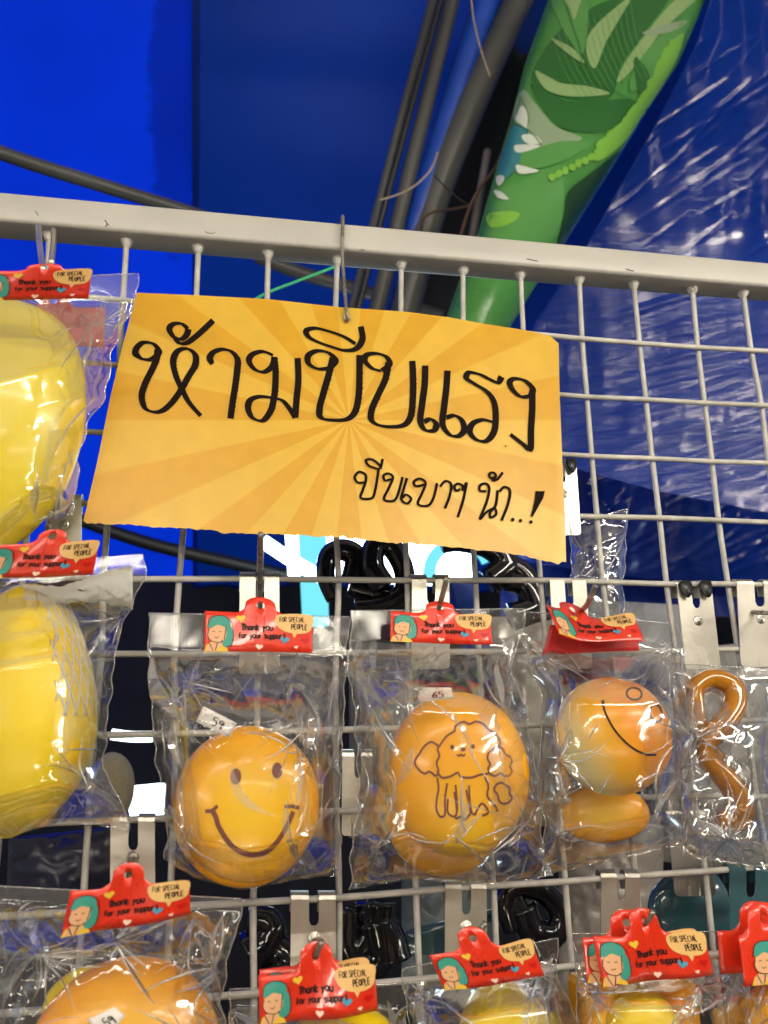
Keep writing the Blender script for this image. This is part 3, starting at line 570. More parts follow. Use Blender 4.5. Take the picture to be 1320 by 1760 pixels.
def card(parent, tl, tr, br, bl, d, tab=(.46, .17, .23), bend=.0015, tilt=.0, name='header_card', prints=True, back=False):
    """tab = (centre x, half width, height above the top edge), in card widths; a bilinear card through four pixels"""
    c = [P(tl[0], tl[1], d+tilt), P(tr[0], tr[1], d+tilt), P(br[0], br[1], d), P(bl[0], bl[1], d)]
    nrm = np.cross(c[1]-c[0], c[3]-c[0]); nrm /= -np.linalg.norm(nrm)
    if nrm[1] > 0: nrm = -nrm
    wv, wf, wp_ = random.uniform(.0004, .0016), random.uniform(4, 10), random.uniform(0, 6)
    def fm(off):
        def f(x, y):
            x = np.asarray(x, float); y = np.asarray(y, float); t = (y/AS)[..., None]; s = x[..., None]
            return (1-t)*((1-s)*c[0]+s*c[1])+t*((1-s)*c[3]+s*c[2])+nrm*(off+bend*np.sin(x*math.pi)+wv*np.sin(wf*x+5*y+wp_))[..., None]
        return f
    tx, tw_, th_ = tab
    def topy(x):
        a = abs(x-tx)/tw_
        if a < .8: return -th_*math.sqrt(max(0, 1-(a/1.02)**2.4))
        if a < 1.35: return -th_*.13*max(0, (1.35-a)/.55)**1.6*2.6*.9
        return 0.0
    hx, hy, hr = tx, -th_*.48, .038
    X = sorted(set(np.linspace(0, 1, 25).tolist()+np.linspace(tx-1.4*tw_, tx+1.4*tw_, 33).tolist()+np.linspace(hx-hr, hx+hr, 9).tolist()))
    mb = MB(); cols = []
    for x in X:
        q = max(0, hr*hr-(x-hx)**2)**.5; ty = min(topy(x), 0)
        cols.append((x, ty, min(hy-q, 0) if True else 0, hy+q, AS))
    for a, b_ in zip(cols[:-1], cols[1:]):
        inh = (abs(a[0]-hx) <= hr+1e-6 and abs(b_[0]-hx) <= hr+1e-6)
        def quad(y0a, y1a, y0b, y1b, k):
            ya = np.linspace(y0a, y1a, k); yb_ = np.linspace(y0b, y1b, k)
            mb.grid(np.stack([fm(0)(np.full(k, a[0]), ya), fm(0)(np.full(k, b_[0]), yb_)], 1))
        if inh: quad(a[1], a[2], b_[1], b_[2], 2); quad(a[3], a[4], b_[3], b_[4], 6)
        else: quad(a[1], a[4], b_[1], b_[4], 7)
    o = mb.make(name, M['redd'] if back else M['red'], parent, merge=True); md = o.modifiers.new('thickness', 'SOLIDIFY'); md.thickness = .0005; md.offset = 0
    if not prints: return o, fm
    mb = MB(); a = .0006; f = fm
    # girl
    fill(mb, [(.0, .43), (.02, .36), (.06, .33), (.13, .33), (.20, .38), (.22, .43)], f(a), 4, 0)
    fill(mb, [(.03, .42), (.045, .34), (.12, .31), (.16, .35), (.10, .42)], f(a+.0001), 0)
    fill(mb, [(.13, .14), (.21, .12), (.255, .2), (.26, .3), (.22, .385), (.165, .36), (.17, .28)], f(a+.00015), 2)
    fill(mb, [(.04, .2), (.10, .13), (.17, .14), (.195, .2), (.19, .29), (.13, .335), (.06, .31), (.03, .26)], f(a+.0002), 0)
    fill(mb, [(.03, .16), (.05, .08), (.12, .045), (.2, .06), (.235, .13), (.19, .165), (.12, .145), (.06, .18)], f(a+.0003), 2)
    for q in ([(.02, .18), (.03, .16), (.05, .08), (.12, .045), (.2, .06), (.25, .13), (.262, .24), (.25, .35), (.2, .385)], [(.04, .2), (.03, .26), (.06, .315), (.13, .335), (.17, .31)], [(.045, .34), (.08, .42)], [(.12, .33), (.10, .42)], [(.195, .16), (.19, .21), (.18, .3)]):
        ribbon(mb, q, .007, f(a+.0004), 3)
    for q in ([(.07, .22), (.082, .215), (.094, .222)], [(.13, .222), (.142, .215), (.154, .222)], [(.09, .275), (.11, .285), (.13, .272)]): ribbon(mb, q, .006, f(a+.0004), 3)
    # bubble, words, hearts
    fill(mb, [(.66, .02), (.82, -.015), (.995, -.005), (.995, .12), (.96, .19), (.87, .215), (.74, .195), (.665, .13)], f(a+.0001), 1)
    fill(mb, [(.80, .20), (.86, .20), (.825, .27)], f(a+.0001), 1, 0)
    text(mb, 'FOR SPECIAL', .69, .085, .24, .055, f(a+.0003), 3, .007, -.04); text(mb, 'PEOPLE', .80, .165, .155, .058, f(a+.0003), 3, .009, -.03)
    text(mb, 'Thank you', .335, .195, .30, .068, f(a+.0003), 3, .0135, -.02)
    heart(mb, .735, .29, .045, f(a+.00015), 5, .2); text(mb, 'for your support', .31, .285, .44, .060, f(a+.0003), 3, .0115, -.02)
    heart(mb, .33, .065, .045, f(a+.0001), 4, -.15); heart(mb, .50, .375, .035, f(a+.0001), 6, .1); heart(mb, .845, .37, .022, f(a+.0001), 6, -.2); heart(mb, .93, .29, .04, f(a+.0001), 7, 0)
    mb.make('card_print', PR, o)
    return o, fm

# ------------------------------------------------------------------ clear bags
def bag(tl, tr, br, bl, d, left=None, right=None, bottom=None, bulge=.022, cx=.5, cy=.62, res=.0016, nf=60, pinch=(), thick=.0, mt='film', seed=1, label='', top=None, backd=None, flat=.12, toys=(), mg=1.5):
    th_ = thing('plastic_bag', P((tl[0]+tr[0])/2, (tl[1]+tr[1])/2, d), label, 'plastic bag', 'clear bags hanging on the wire grid')
    rn = np.random.default_rng(seed); tp = top or [tl, tr]; bt = bottom or [bl, br]; lf = left or [tl, bl]; rt = right or [tr, br]
    wpx = abs(tr[0]-tl[0]); hpx = abs(bl[1]-tl[1]); nu = int(min(150, wpx/2.4)); nv = int(min(190, hpx/2.6))
    px, s_, t_ = coons(tp, rt, bt, lf, nu, nv); u, v = px[..., 0].copy(), px[..., 1].copy()
    edge = np.minimum(s_, 1-s_); ed = np.exp(-edge/.04)
    u += ed*5*pn(v/34+seed, u*0+seed*3.1)*2; v += np.exp(-(1-t_)/.05)*4*pn(u/30, v*0+seed)
    prof = (np.clip(1-(2*np.abs(s_-cx)/(2*max(cx, 1-cx)))**4, 0, 1))*sst((t_-flat)/.28)*sst((1-t_)/.16)
    for side in (1, -1):
        h = np.zeros_like(u)
        act = np.clip((t_-flat)/.08, 0, 1)
        for k in range(int(nf*.7)):
            cxk = rn.uniform(u.min(), u.max()); cyk = rn.uniform(v.min()+flat*hpx, v.max())
            if k % 2 == 0 and len(pinch):
                q = pinch[rn.integers(len(pinch))]; a = rn.uniform(0, 2*math.pi); l = rn.uniform(25, 110); x0, y0 = q[0]+rn.normal(0, 4), q[1]+rn.normal(0, 4)
            else:
                x0, y0 = cxk, cyk; a = rn.choice([rn.normal(1.5, .5), rn.uniform(0, math.pi)]); l = rn.uniform(20, 120)
            x1, y1 = x0+l*math.cos(a), y0+l*math.sin(a)
            dx, dy = x1-x0, y1-y0; tt = np.clip(((u-x0)*dx+(v-y0)*dy)/(l*l), 0, 1); dd = np.hypot(u-x0-tt*dx, v-y0-tt*dy)
            wd = rn.uniform(7, 26); h += rn.uniform(.0004, .0017)*rn.choice([1, 1, -1])*np.clip(1-dd/wd, 0, 1)*(1-tt)**.6
        h += .0045*np.abs(pn(u/60+seed, v/80+side*5)) + .0004*np.abs(pn(u/22+seed*2, v/34+side*9))
        h *= act*np.clip(edge/.03, 0, 1)
        h += .0016*np.sin(t_*3+s_*4+seed)*(1-act)+.0002*side
        base = d+side*(bulge*prof if side > 0 or backd is None else backd*prof)
        onto = np.ones_like(u)
        for (tu, tv, ru, rv, td, hd) in toys:
            onto = np.minimum(onto, .14+.86*sst((np.hypot((u-tu)/ru, (v-tv)/rv)-.75)/.3))
            q = np.hypot((u-tu)/ru, (v-tv)/rv); tf = td+side*(hd*np.sqrt(np.clip(1-q**2.6, 0, 1))+.003)
            tf = np.where(q < 1.0, tf, td-side*.2); k_ = .004
            base = side*(np.logaddexp(side*base/k_, side*tf/k_)*k_)
        dd_ = base+side*h*onto*mg
        pts = P(u, v, dd_); mb = MB(); mb.grid(pts)
        if side > 0: pts_f = pts
        o = mb.make('front_sheet' if side > 0 else 'back_sheet', M[mt], th_)
        ca_ = o.data.attributes.new('crumple', 'FLOAT', 'POINT'); ca_.data.foreach_set('value', (act*onto).ravel())
    # sharp folds of the film: doubled crests and flaps, whitened to carry glints and glare
    gx = lambda i_, j_: (lambda a, b_, fa, fb: (pts_f[a, b_]*(1-fa)*(1-fb)+pts_f[a+1, b_]*fa*(1-fb)+pts_f[a, b_+1]*(1-fa)*fb+pts_f[a+1, b_+1]*fa*fb))(min(int(i_), nv-2), min(int(j_), nu-2), i_-min(int(i_), nv-2), j_-min(int(j_), nu-2))
    mb = MB(); flaps = MB()
    def locate(q):
        k = np.argmin((u-q[0])**2+(v-q[1])**2); return divmod(int(k), nu)
    starts = [locate(q) for q in pinch]
    ncr = int(nf*.85)
    for k in range(ncr):
        if starts and k % 3:
            a, b_ = starts[rn.integers(len(starts))]; a += rn.normal(0, 2); b_ += rn.normal(0, 2); an = rn.uniform(0, 2*math.pi); l = rn.uniform(8, 46); cv_ = rn.normal(0, .3)
        else:
            side_ = rn.random() < .75
            b_ = (rn.choice([rn.uniform(0, .2), rn.uniform(.8, 1)]) if side_ else rn.uniform(0, 1))*nu; a = rn.uniform(flat, 1)*nv; an = rn.normal(math.pi/2, .45)+rn.choice([0, math.pi]); l = rn.uniform(10, 50); cv_ = rn.normal(0, .35)
        if onto[min(int(a), nv-1), min(max(int(b_), 0), nu-1)] < .5 and rn.random() < .7: continue
        m_ = 9; q = []
        for i_ in range(m_):
            f_i = i_/(m_-1); aa = a+l*f_i*math.sin(an+cv_*f_i); bb_ = b_+l*f_i*math.cos(an+cv_*f_i)
            if not (flat*nv*.8 <= aa <= nv-1.01 and 0 <= bb_ <= nu-1.01): break
            q.append(gx(aa, bb_)+np.array([0, -.0003, 0]))
        if len(q) < 4: continue
        w_r = rn.choice([.00012, .00018, .00028, .0005])*rn.uniform(.8, 1.3)*np.sin(np.linspace(.35, math.pi-.1, len(q)))+.00004
        mb.tube(np.array(q), w_r, 4, cap=False)
        if rn.random() < .4:
            q = np.array(q); dv = rn.normal(0, .0028); fl = q+np.array([dv, 0, 0])*np.sin(np.linspace(.1, math.pi-.1, len(q)))[:, None]*1.2+np.array([0, -.0012, 0])*np.sin(np.linspace(0, math.pi, len(q)))[:, None]
            flaps.grid(np.stack([q, fl], 1))
    if mb.v: tag(mb.make('crease_glints', M['crease'], th_), kind='stuff')
    if flaps.v: tag(flaps.make('glare_flaps', M['flap'], th_), kind='stuff')
    # heat-sealed side seams and the folded top edge
    f_ = lambda a, b_: P(a, b_, d+.0004)
    mb = MB()
    for q in (list(zip(u[:, 0], v[:, 0])), list(zip(u[:, -1], v[:, -1])), list(zip(u[0], v[0]))):
        q = q[::3]; mb.tube(np.array([P(a, b_, d+.0003) for a, b_ in q]), .00042, 5)
    mb.make('sealed_edge', M['seam'], th_)
    return th_
M['seam'] = film('sealed_seam', haze=.28, rough=.12, refl=4.0)
M['crease'] = film('crest_glint', haze=.55, rough=.16, refl=8.0, vein=0, cap=.75)
M['flap'] = film('flap_glare', haze=.24, rough=.10, refl=4.0, vein=0, cap=.6)

# ------------------------------------------------------------------ hook brackets
def bracket(x0, x1, y0, y1, d=.006, lean=0.0, rod=None, hole=True, label='', tips=False, slot=.28, mt='steel', group='steel hook brackets clipped on the grid', rivet=True):
    """plate between pixels; slot cut from the top; two tongues that fold back over the wire; rod = pixel + depth points"""
    tp = P((x0+x1)/2, y0, d); th_ = thing('hook_bracket', tp, label, 'hook bracket', group)
    A, B = P(x0, y0, d), P(x1, y0, d); Dn = P((x0+x1)/2+lean, y1, d)-P((x0+x1)/2, y0, d); ex = B-A; ey = Dn
    nrm = np.array([0, -1., 0]); W = np.linalg.norm(ex); H = np.linalg.norm(ey)
    def f(x, y, o=0): return A+ex*x+ey*y+nrm*o
    sx0, sx1 = .40, .62; rc = .1*W/H
    def bot(x):
        e_ = min(x, 1-x)/.12
        return 1-(rc*(1-math.sqrt(max(0, 1-(1-min(e_, 1))**2))))
    mb = MB()
    X = np.concatenate([np.linspace(0, .12, 6), np.linspace(.12, sx0, 4)[1:], np.linspace(sx0, sx1, 7)[1:], np.linspace(sx1, .88, 4)[1:], np.linspace(.88, 1, 6)[1:]])
    def sl(x):
        if sx0-1e-6 <= x <= sx1+1e-6:
            q = (x-(sx0+sx1)/2)/((sx1-sx0)/2); return slot-.06+.06*math.sqrt(max(0, 1-q*q))
        return 0
    for a, b_ in zip(X[:-1], X[1:]):
        ins = a >= sx0-1e-6 and b_ <= sx1+1e-6
        ya, yb_ = (sl(a), sl(b_)) if ins else (0, 0)
        r = [[f(a, y) for y in np.linspace(ya, bot(a), 5)], [f(b_, y) for y in np.linspace(yb_, bot(b_), 5)]]
        mb.grid(np.array(r).transpose(1, 0, 2))
        if not ins:   # tongue over the wire: round arc backwards
            arc = []
            for k in range(7):
                an = k/6*math.pi; rr_ = .0042
                base_a, base_b = f(a, 0), f(b_, 0)
                o = np.array([0, rr_*(1-math.cos(an)), rr_*math.sin(an)*1.0])
                arc.append([base_a+o, base_b+o])
            o2 = np.array([0, 2*.0042, -.008]); arc.append([f(a, 0)+o2, f(b_, 0)+o2])
            mb.grid(np.array(arc))
    o = mb.make('plate', M[mt], th_, smooth=False, merge=True); md = o.modifiers.new('thickness', 'SOLIDIFY'); md.thickness = .0009; md.offset = 0
    if tips:
        for c in ((.22, .0), (.80, .0)):
            mb = MB(); q = [f(c[0]+.17*math.cos(a), -.02+.14*math.sin(a)*(1.3 if math.sin(a) > 0 else .25), .0014+.002*max(0, math.sin(a))) for a in np.arange(20)*math.pi/10]
            cen = f(c[0], .03, .0022); mb.add(np.array(q+[cen]), [(i, (i+1) % 20, 20) for i in range(20)]); oo = mb.make('rubber_tip', M['blk'], th_); md = oo.modifiers.new('thickness', 'SOLIDIFY'); md.thickness = .001
    if rivet:
        mb = MB(); c = f(.5, .43); rr = [(.0001, .0020), (.0012, .0019), (.0016, .0013), (.0024, .0011), (.0034, .0009), (.0038, .0004)]
        mb.grid(np.array([[c+np.array([r*math.cos(a), -z, r*math.sin(a)]) for a in np.arange(16)*math.pi/8] for r, z in rr]), 0, True); mb.make('rivet', M['steel'], th_)
    if rod:
        mb = MB(); mb.tube(smooth([P(*q) for q in rod], 6), .0017, 10); mb.make('hook_rod', M['rod'], th_)
    return th_

# ------------------------------------------------------------------ foam toys
def bun_mat(name, ce, cm, cc_, r0=.55, r1=1.0, cx=0, cy=0, dirp=None):
    """airbrushed foam: pale or yellow middle, orange rim (object space, radius 1 = rim)"""
    m = mat(name, ce, .30, sss=.10, coat=.15); nt = m.node_tree; L = nt.links.new; b = nt.nodes['Principled BSDF']
    tc = N(nt, 'ShaderNodeTexCoord'); mp = N(nt, 'ShaderNodeMapping'); L(tc.outputs['Object'], mp.inputs[0]); mp.inputs['Location'].default_value = (-cx, -cy, 0)
    nz = N(nt, 'ShaderNodeTexNoise', Scale=2.2, Detail=4.0); L(tc.outputs['Object'], nz.inputs['Vector'])
    ln_ = N(nt, 'ShaderNodeVectorMath', operation='LENGTH'); 
    if dirp: 
        ln_ = N(nt, 'ShaderNodeVectorMath', operation='DOT_PRODUCT'); ln_.inputs[1].default_value = dirp
    L(mp.outputs[0], ln_.inputs[0])
    ad = N(nt, 'ShaderNodeMath', operation='MULTIPLY_ADD'); L(nz.outputs[0], ad.inputs[0]); ad.inputs[1].default_value = .28; L(ln_.outputs['Value'], ad.inputs[2])
    rp_ = N(nt, 'ShaderNodeValToRGB'); mr = N(nt, 'ShaderNodeMapRange'); L(ad.outputs[0], mr.inputs[0]); mr.inputs[1].default_value = r0+.14; mr.inputs[2].default_value = r1+.14; L(mr.outputs[0], rp_.inputs[0])
    e_ = rp_.color_ramp.elements; e_[0].color = (*cc_, 1); e_[1].color = (*ce, 1); x = e_.new(.5); x.color = (*cm, 1)
    L(rp_.outputs[0], b.inputs['Base Color']); return m
def bun(cu, cv, ru, rv, d, th=.6, tilt=(0, 0, 0), mt=None, label='', strokes=(), fills=(), ink='brown', group=None, name='foam_toy', cat='squishy toy', hp=2.6):
    """a round puffed foam toy; face strokes are given in disc units, y down"""
    c = P(cu, cv, d); k = depth(c)/F; rx, rz = ru*k, rv*k
    o = bpy.data.objects.new(name, None)
    mb = MB(); nr, na = 26, 56; pts = []
    rings = np.concatenate([np.sin(np.linspace(0, math.pi/2, nr))]); 
    zf = lambda r: th*np.power(np.clip(1-np.power(r, hp), 0, 1), 1/2.0)
    prof = [(r, float(zf(r))) for r in rings]+[(r, -float(zf(r))) for r in rings[::-1][1:]]
    for r, z in prof: pts.append([(r*math.cos(a), r*math.sin(a), z) for a in np.arange(na)*2*math.pi/na])
    pts = np.array(pts); lump = 1+.012*pn(pts[..., 0]*1.7+cu, pts[..., 1]*1.7+cv); pts[..., 0] *= lump; pts[..., 1] *= lump
    mb.grid(pts, 0, True)
    me = MB.make(mb, 'body', mt, None); me.location = (0, 0, 0)
    org = np.array(me['_o'])
    me.data.transform(Matrix.Translation(V3(org)))
    # frame: x right, y up, z to the viewer
    look = CAM-c; zax = V3(look).normalized(); xax = Vector((0, 0, 1)).cross(zax).normalized(); yax = zax.cross(xax)
    B_ = Matrix((xax, yax, zax)).transposed().to_4x4(); B_ = Matrix.Translation(V3(c))@B_@Matrix.Rotation(tilt[0], 4, 'X')@Matrix.Rotation(tilt[1], 4, 'Y')@Matrix.Rotation(tilt[2], 4, 'Z')@Matrix.Diagonal((rx, rz, (rx+rz)/2, 1))
    me.name = name; tag(me, label, cat, group); me.matrix_world = B_; del me['_o']
    me.name = name
    if strokes or fills:
        mb = MB(); off = .006/th*th
        def fs(u, v):
            u = np.asarray(u, float); v = -np.asarray(v, float); r = np.hypot(u, v); return np.stack([u, v, zf(np.clip(r, 0, .985))+.012], -1)
        for q, w_ in strokes: ribbon(mb, q, w_, fs, 0, 6)
        for q in fills: fill(mb, q, fs, 0, 0)
        p_ = mb.make('face_print', M[ink]); o2 = np.array(p_['_o']); p_.data.transform(Matrix.Translation(V3(o2))); p_.location = (0, 0, 0); del p_['_o']; p_.parent = me
    return me, B_
def loft(name, rows, d, th, mt, label, cat='squishy toy', horizontal=False, group=None, nr=40, parent=None, noise=.0, na=28):
    """rows of (v, left u, right u); round cross-section"""
    r = np.array(rows, float); t = np.linspace(0, 1, nr); tt = np.linspace(0, 1, len(r))
    sm = smooth(r, 8); q = np.linspace(0, 1, len(sm)); A = np.stack([np.interp(t, q, sm[:, k]) for k in range(3)], 1)
    mb = MB(); g_ = []
    for v, a, b_ in A:
        c, h = (a+b_)/2, max((b_-a)/2, .3); row = []
        hm = h*th*.0004
        for k in range(na):
            an = k*2*math.pi/na; x = c+h*math.cos(an); dd = d+hm*math.sin(an)
            if noise: x += noise*h*(.13*math.sin(k*2.3+v*.2)+.10*math.sin(k*5.1+v*.61)+.08*random.uniform(-1, 1))
            row.append(P(x, v, dd) if not horizontal else P(v, x, dd))
        g_.append(row)
    n0 = mb.n; mb.grid(np.array(g_), 0, True)
    mb.f.append(tuple(range(na))); mb.m.append(0); mb.f.append(tuple((nr-1)*na+k for k in range(na))); mb.m.append(0)
    o = mb.make(name, mt, parent)
    return tag(o, label, cat, group) if parent is None else o
def circ(x, y, r, n=12, ry=None): return [(x+r*math.cos(a), y+(ry or r)*math.sin(a)) for a in np.arange(n)*2*math.pi/n]
def sticker(parent, quad, d, digits, lines=True, label=None):
    c = [P(*q, d) for q in quad]
    def f(off):
        def g_(x, y):
            x = np.asarray(x, float)[..., None]; y = np.asarray(y, float)[..., None]
            return (1-y)*((1-x)*c[0]+x*c[1])+y*((1-x)*c[3]+x*c[2])+np.array([0, -1, 0])*(off+.0012*np.sin(x*3))
        return g_
    mb = MB(); X, Y = np.meshgrid(np.linspace(0, 1, 9), np.linspace(0, 1, 4)); mb.grid(f(0)(X, Y)); o = mb.make('price_sticker', M['white'], parent)
    md = o.modifiers.new('thickness', 'SOLIDIFY'); md.thickness = .0002
    mb = MB()
    text(mb, digits, .40, .82, .36, .52, f(.0006), 0, .045)
    if lines: ribbon(mb, [(.03, .14), (.97, .14)], .03, f(.0005), 0, 0); ribbon(mb, [(.03, .9), (.97, .9)], .03, f(.0005), 0, 0)
    mb.make('sticker_print', M['marker'], o)

# --- the bag with the upper yellow toy (top left)
A_ = bag((-150, 488), (236, 470), (140, 790), (-110, 960), .045, right=[(236, 470), (232, 520), (210, 560), (188, 615), (182, 680), (150, 730), (134, 790), (134, 840), (122, 885)], bottom=[(-110, 960), (0, 962), (60, 900), (122, 885)], left=[(-150, 488), (-170, 700), (-110, 960)], bulge=.045, cx=.42, mt='filmh', seed=3, nf=70, pinch=[(60, 890), (160, 560), (225, 480)], label='clear bag at the top left with the pale yellow toy', flat=.1, toys=[(10, 732, 142, 225, .045, .030)])
card(A_, (-30, 466), (158, 463), (152, 513), (-34, 516), .096, tab=(.56, .19, .10), tilt=.01)
card(A_, (0, 535), (182, 530), (178, 596), (-2, 602), .030, tab=(.5, .18, .2), name='rear_card', prints=False, back=True)
loft('foam_toy', [(514, -20, 20), (526, -50, 62), (560, -90, 112), (620, -115, 141), (700, -125, 148), (780, -125, 136), (850, -115, 108), (905, -95, 66), (935, -60, 30), (950, -20, 0)], .045, .52, bun_mat('lemon_foam_dull', (.82, .62, .01), (.88, .68, .005), (.88, .68, .005)), 'large pale yellow oval foam toy in the bag at the top left')
# --- second yellow toy with foam net
B_ = bag((-150, 985), (250, 952), (220, 1425), (-120, 1455), .040, right=[(250, 952), (244, 1010), (212, 1065), (196, 1130), (190, 1200), (184, 1280), (178, 1320), (205, 1370), (222, 1428)], bottom=[(-120, 1455), (0, 1442), (110, 1412), (222, 1428)], bulge=.058, cx=.38, mt='film', seed=5, nf=60, pinch=[(120, 1295), (155, 1340), (208, 1065)], label='clear bag at the left edge with the bright yellow netted toy', flat=.12, toys=[(42, 1225, 130, 222, .045, .034)])
card(B_, (-18, 937), (171, 929), (160, 988), (-40, 994), .085, tab=(.55, .16, .17), tilt=.008)
by = loft('foam_toy', [(1004, 38, 60), (1012, 15, 88), (1040, -22, 118), (1090, -50, 140), (1150, -72, 158), (1210, -82, 167), (1270, -86, 165), (1330, -80, 145), (1380, -66, 112), (1415, -40, 72), (1436, -5, 30), (1441, 5, 15)], .045, .66, M['yellow'], 'large bright yellow mango shaped foam toy wearing a white foam net')
nn = loft('foam_net_end', [(40, 1008, 1046), (80, 1008, 1042), (110, 1008, 1036), (150, 994, 1032), (190, 982, 1036), (228, 974, 1044)], .058, .45, M['net'], 'fluffed white foam net end tied above the bright yellow toy', 'foam net', horizontal=True, nr=26, noise=1.0)
mb = MB(); rows = np.array([(1012, 15, 88), (1040, -22, 118), (1090, -50, 140), (1150, -72, 158), (1210, -82, 167), (1290, -84, 160)], float)
for fam in (0, 1):
    for k in range(16):
        pts = []
        for v in np.linspace(1014, 1230, 26):
            l, r = np.interp(v, rows[:, 0], rows[:, 1]), np.interp(v, rows[:, 0], rows[:, 2]); a = (k/16+(1 if fam else -1)*(v-1014)/1100)*math.pi
            if a < 0 or a > 1.15: continue
            h = (r-l)/2; c = (l+r)/2; pts.append(P(c+(h+1.5)*math.cos(a), v, .045+(h*.66*.0004+.0006)*math.sin(a)))
        if len(pts) > 3: mb.tube(pts, .0006, 5)
mb.make('net_mesh', M['net'], by)
# --- smiley
Cb = bag((256, 1054), (600, 1060), (590, 1500), (275, 1480), .040, left=[(256, 1054), (256, 1150), (262, 1250), (275, 1340), (288, 1420), (282, 1478)], right=[(600, 1060), (592, 1180), (586, 1300), (582, 1400), (586, 1505)], bottom=[(282, 1478), (340, 1512), (420, 1530), (520, 1510), (586, 1505)], bulge=.048, cy=.7, seed=11, nf=150, pinch=[(505, 1255), (520, 1290), (545, 1290), (300, 1230), (320, 1180), (500, 1170), (575, 1060), (310, 1440), (520, 1480)], label='crinkled clear bag with the smiling orange toy priced 59', flat=.13, toys=[(424, 1383, 130, 138, .044, .030)])
card(Cb, (352, 1050), (537, 1060), (537, 1122), (351, 1120), .060, tab=(.51, .17, .185))
sm1 = [(-.44, -.02), (-.37, .14), (-.25, .30), (-.1, .41), (.06, .45), (.22, .43), (.4, .33), (.52, .18), (.60, .0), (.66, -.06)]
smy, _ = bun(424, 1383, 124, 132, .044, .52, (.0, 0, 0), bun_mat('smiley_foam', (.95, .42, .001), (.95, .53, .002), (.95, .69, .003), .22, .95, .05, -.05), 'round orange foam toy with a brown smiling face, yellow in the middle',
    [([(x, y) for x, y in [(-.46, .04), (-.40, .13), (-.36, .24), (-.25, .40), (-.12, .52), (.06, .585), (.24, .57), (.40, .46), (.53, .28), (.62, .1)]], .062), ([(-.54, .06), (-.45, .055), (-.38, 0)], .045), ([(.50, .04), (.60, .04), (.70, .06)], .045)],
    [circ(-.15, -.34, .072, 14, .10), circ(.40, -.40, .072, 14, .10)])
sticker(Cb, [(350, 1214), (407, 1243), (393, 1268), (337, 1240)], .084, '59')
# --- dog bun
Db = bag((604, 1050), (905, 1046), (930, 1510), (600, 1530), .040, left=[(604, 1050), (600, 1150), (612, 1250), (620, 1350), (608, 1440), (598, 1530)], right=[(905, 1046), (880, 1150), (905, 1230), (925, 1330), (930, 1430), (945, 1505)], bottom=[(598, 1530), (700, 1512), (850, 1522), (945, 1505)], bulge=.048, seed=17, nf=170, pinch=[(850, 1070), (840, 1390), (790, 1430), (640, 1150), (880, 1180), (900, 1420), (650, 1450), (780, 1440), (700, 1180)], label='crinkled clear bag with the orange dog print toy priced 65', flat=.11, toys=[(787, 1328, 128, 142, .044, .029), (762, 1405, 104, 100, .014, .02)])
card(Db, (672, 1050), (843, 1058), (846, 1108), (671, 1102), .062, tab=(.50, .17, .19), bend=-.003)
dz = [(-.24, -.31), (-.13, -.43), (-.02, -.49), (.0, -.55), (.11, -.60), (.19, -.57), (.28, -.60), (.38, -.57), (.45, -.50), (.55, -.44), (.60, -.35), (.58, -.30)]
el = [(-.24, -.31), (-.34, -.37), (-.44, -.32), (-.5, -.25), (-.58, -.14), (-.53, -.05), (-.45, .0), (-.38, -.02), (-.30, .03), (-.26, -.02), (-.28, -.12), (-.24, -.2), (-.26, -.28), (-.24, -.31)]
er = [(.50, -.27), (.57, -.29), (.63, -.26), (.66, -.20), (.72, -.17), (.74, -.11), (.71, -.06), (.73, .0), (.69, .05), (.62, .05), (.57, .02), (.50, .05), (.43, .02), (.41, -.04), (.44, -.09), (.41, -.15), (.43, -.22), (.50, -.27)]
ch = [(-.28, -.03), (-.22, .05), (-.10, .04), (.0, .0), (.04, .05), (.18, .06), (.30, .03), (.42, .02)]
bd = [(-.28, .05), (-.27, .18), (-.30, .3), (-.31, .42), (-.26, .5), (-.2, .47), (-.19, .3), (-.15, .12)]
legs = [[(-.15, .3), (-.16, .45), (-.08, .5), (-.04, .44), (-.06, .22)], [(-.04, .14), (-.03, .40), (-.06, .52), (.02, .5), (.06, .54), (.11, .5), (.14, .44), (.1, .2)], [(.14, .15), (.14, .3), (.16, .46), (.22, .48)], [(.20, .48), (.3, .36), (.38, .46), (.30, .5)], [(.36, .06), (.40, .16), (.38, .28), (.48, .40), (.50, .46)], [(.47, .21), (.51, .15), (.58, .13), (.64, .16), (.69, .20), (.68, .26), (.71, .31), (.66, .36), (.58, .37), (.53, .33), (.52, .27), (.47, .21)]]
dog, _ = bun(787, 1328, 122, 136, .044, .50, (0, 0, .0), bun_mat('dog_bun_foam', (.95, .41, .001), (.95, .47, .002), (.95, .66, .004), .15, .95, .1, -.55), 'round orange foam toy with a line drawing of a fluffy dog',
    [(q, .026) for q in [dz, el, er, ch, bd]+legs]+[([(.0, -.215), (.03, -.19), (.055, -.215), (.08, -.19), (.11, -.215)], .018)],
    [circ(-.06, -.30, .028), circ(.22, -.30, .028), circ(.085, -.27, .036, 12, .024)])
sticker(Db, [(722, 1182), (775, 1182), (780, 1200), (716, 1207)], .074, '65', lines=False)
bun(762, 1405, 98, 94, .014, .28, (0, 0, 0), M['orange'], 'second orange foam toy peeking out below the dog print toy')
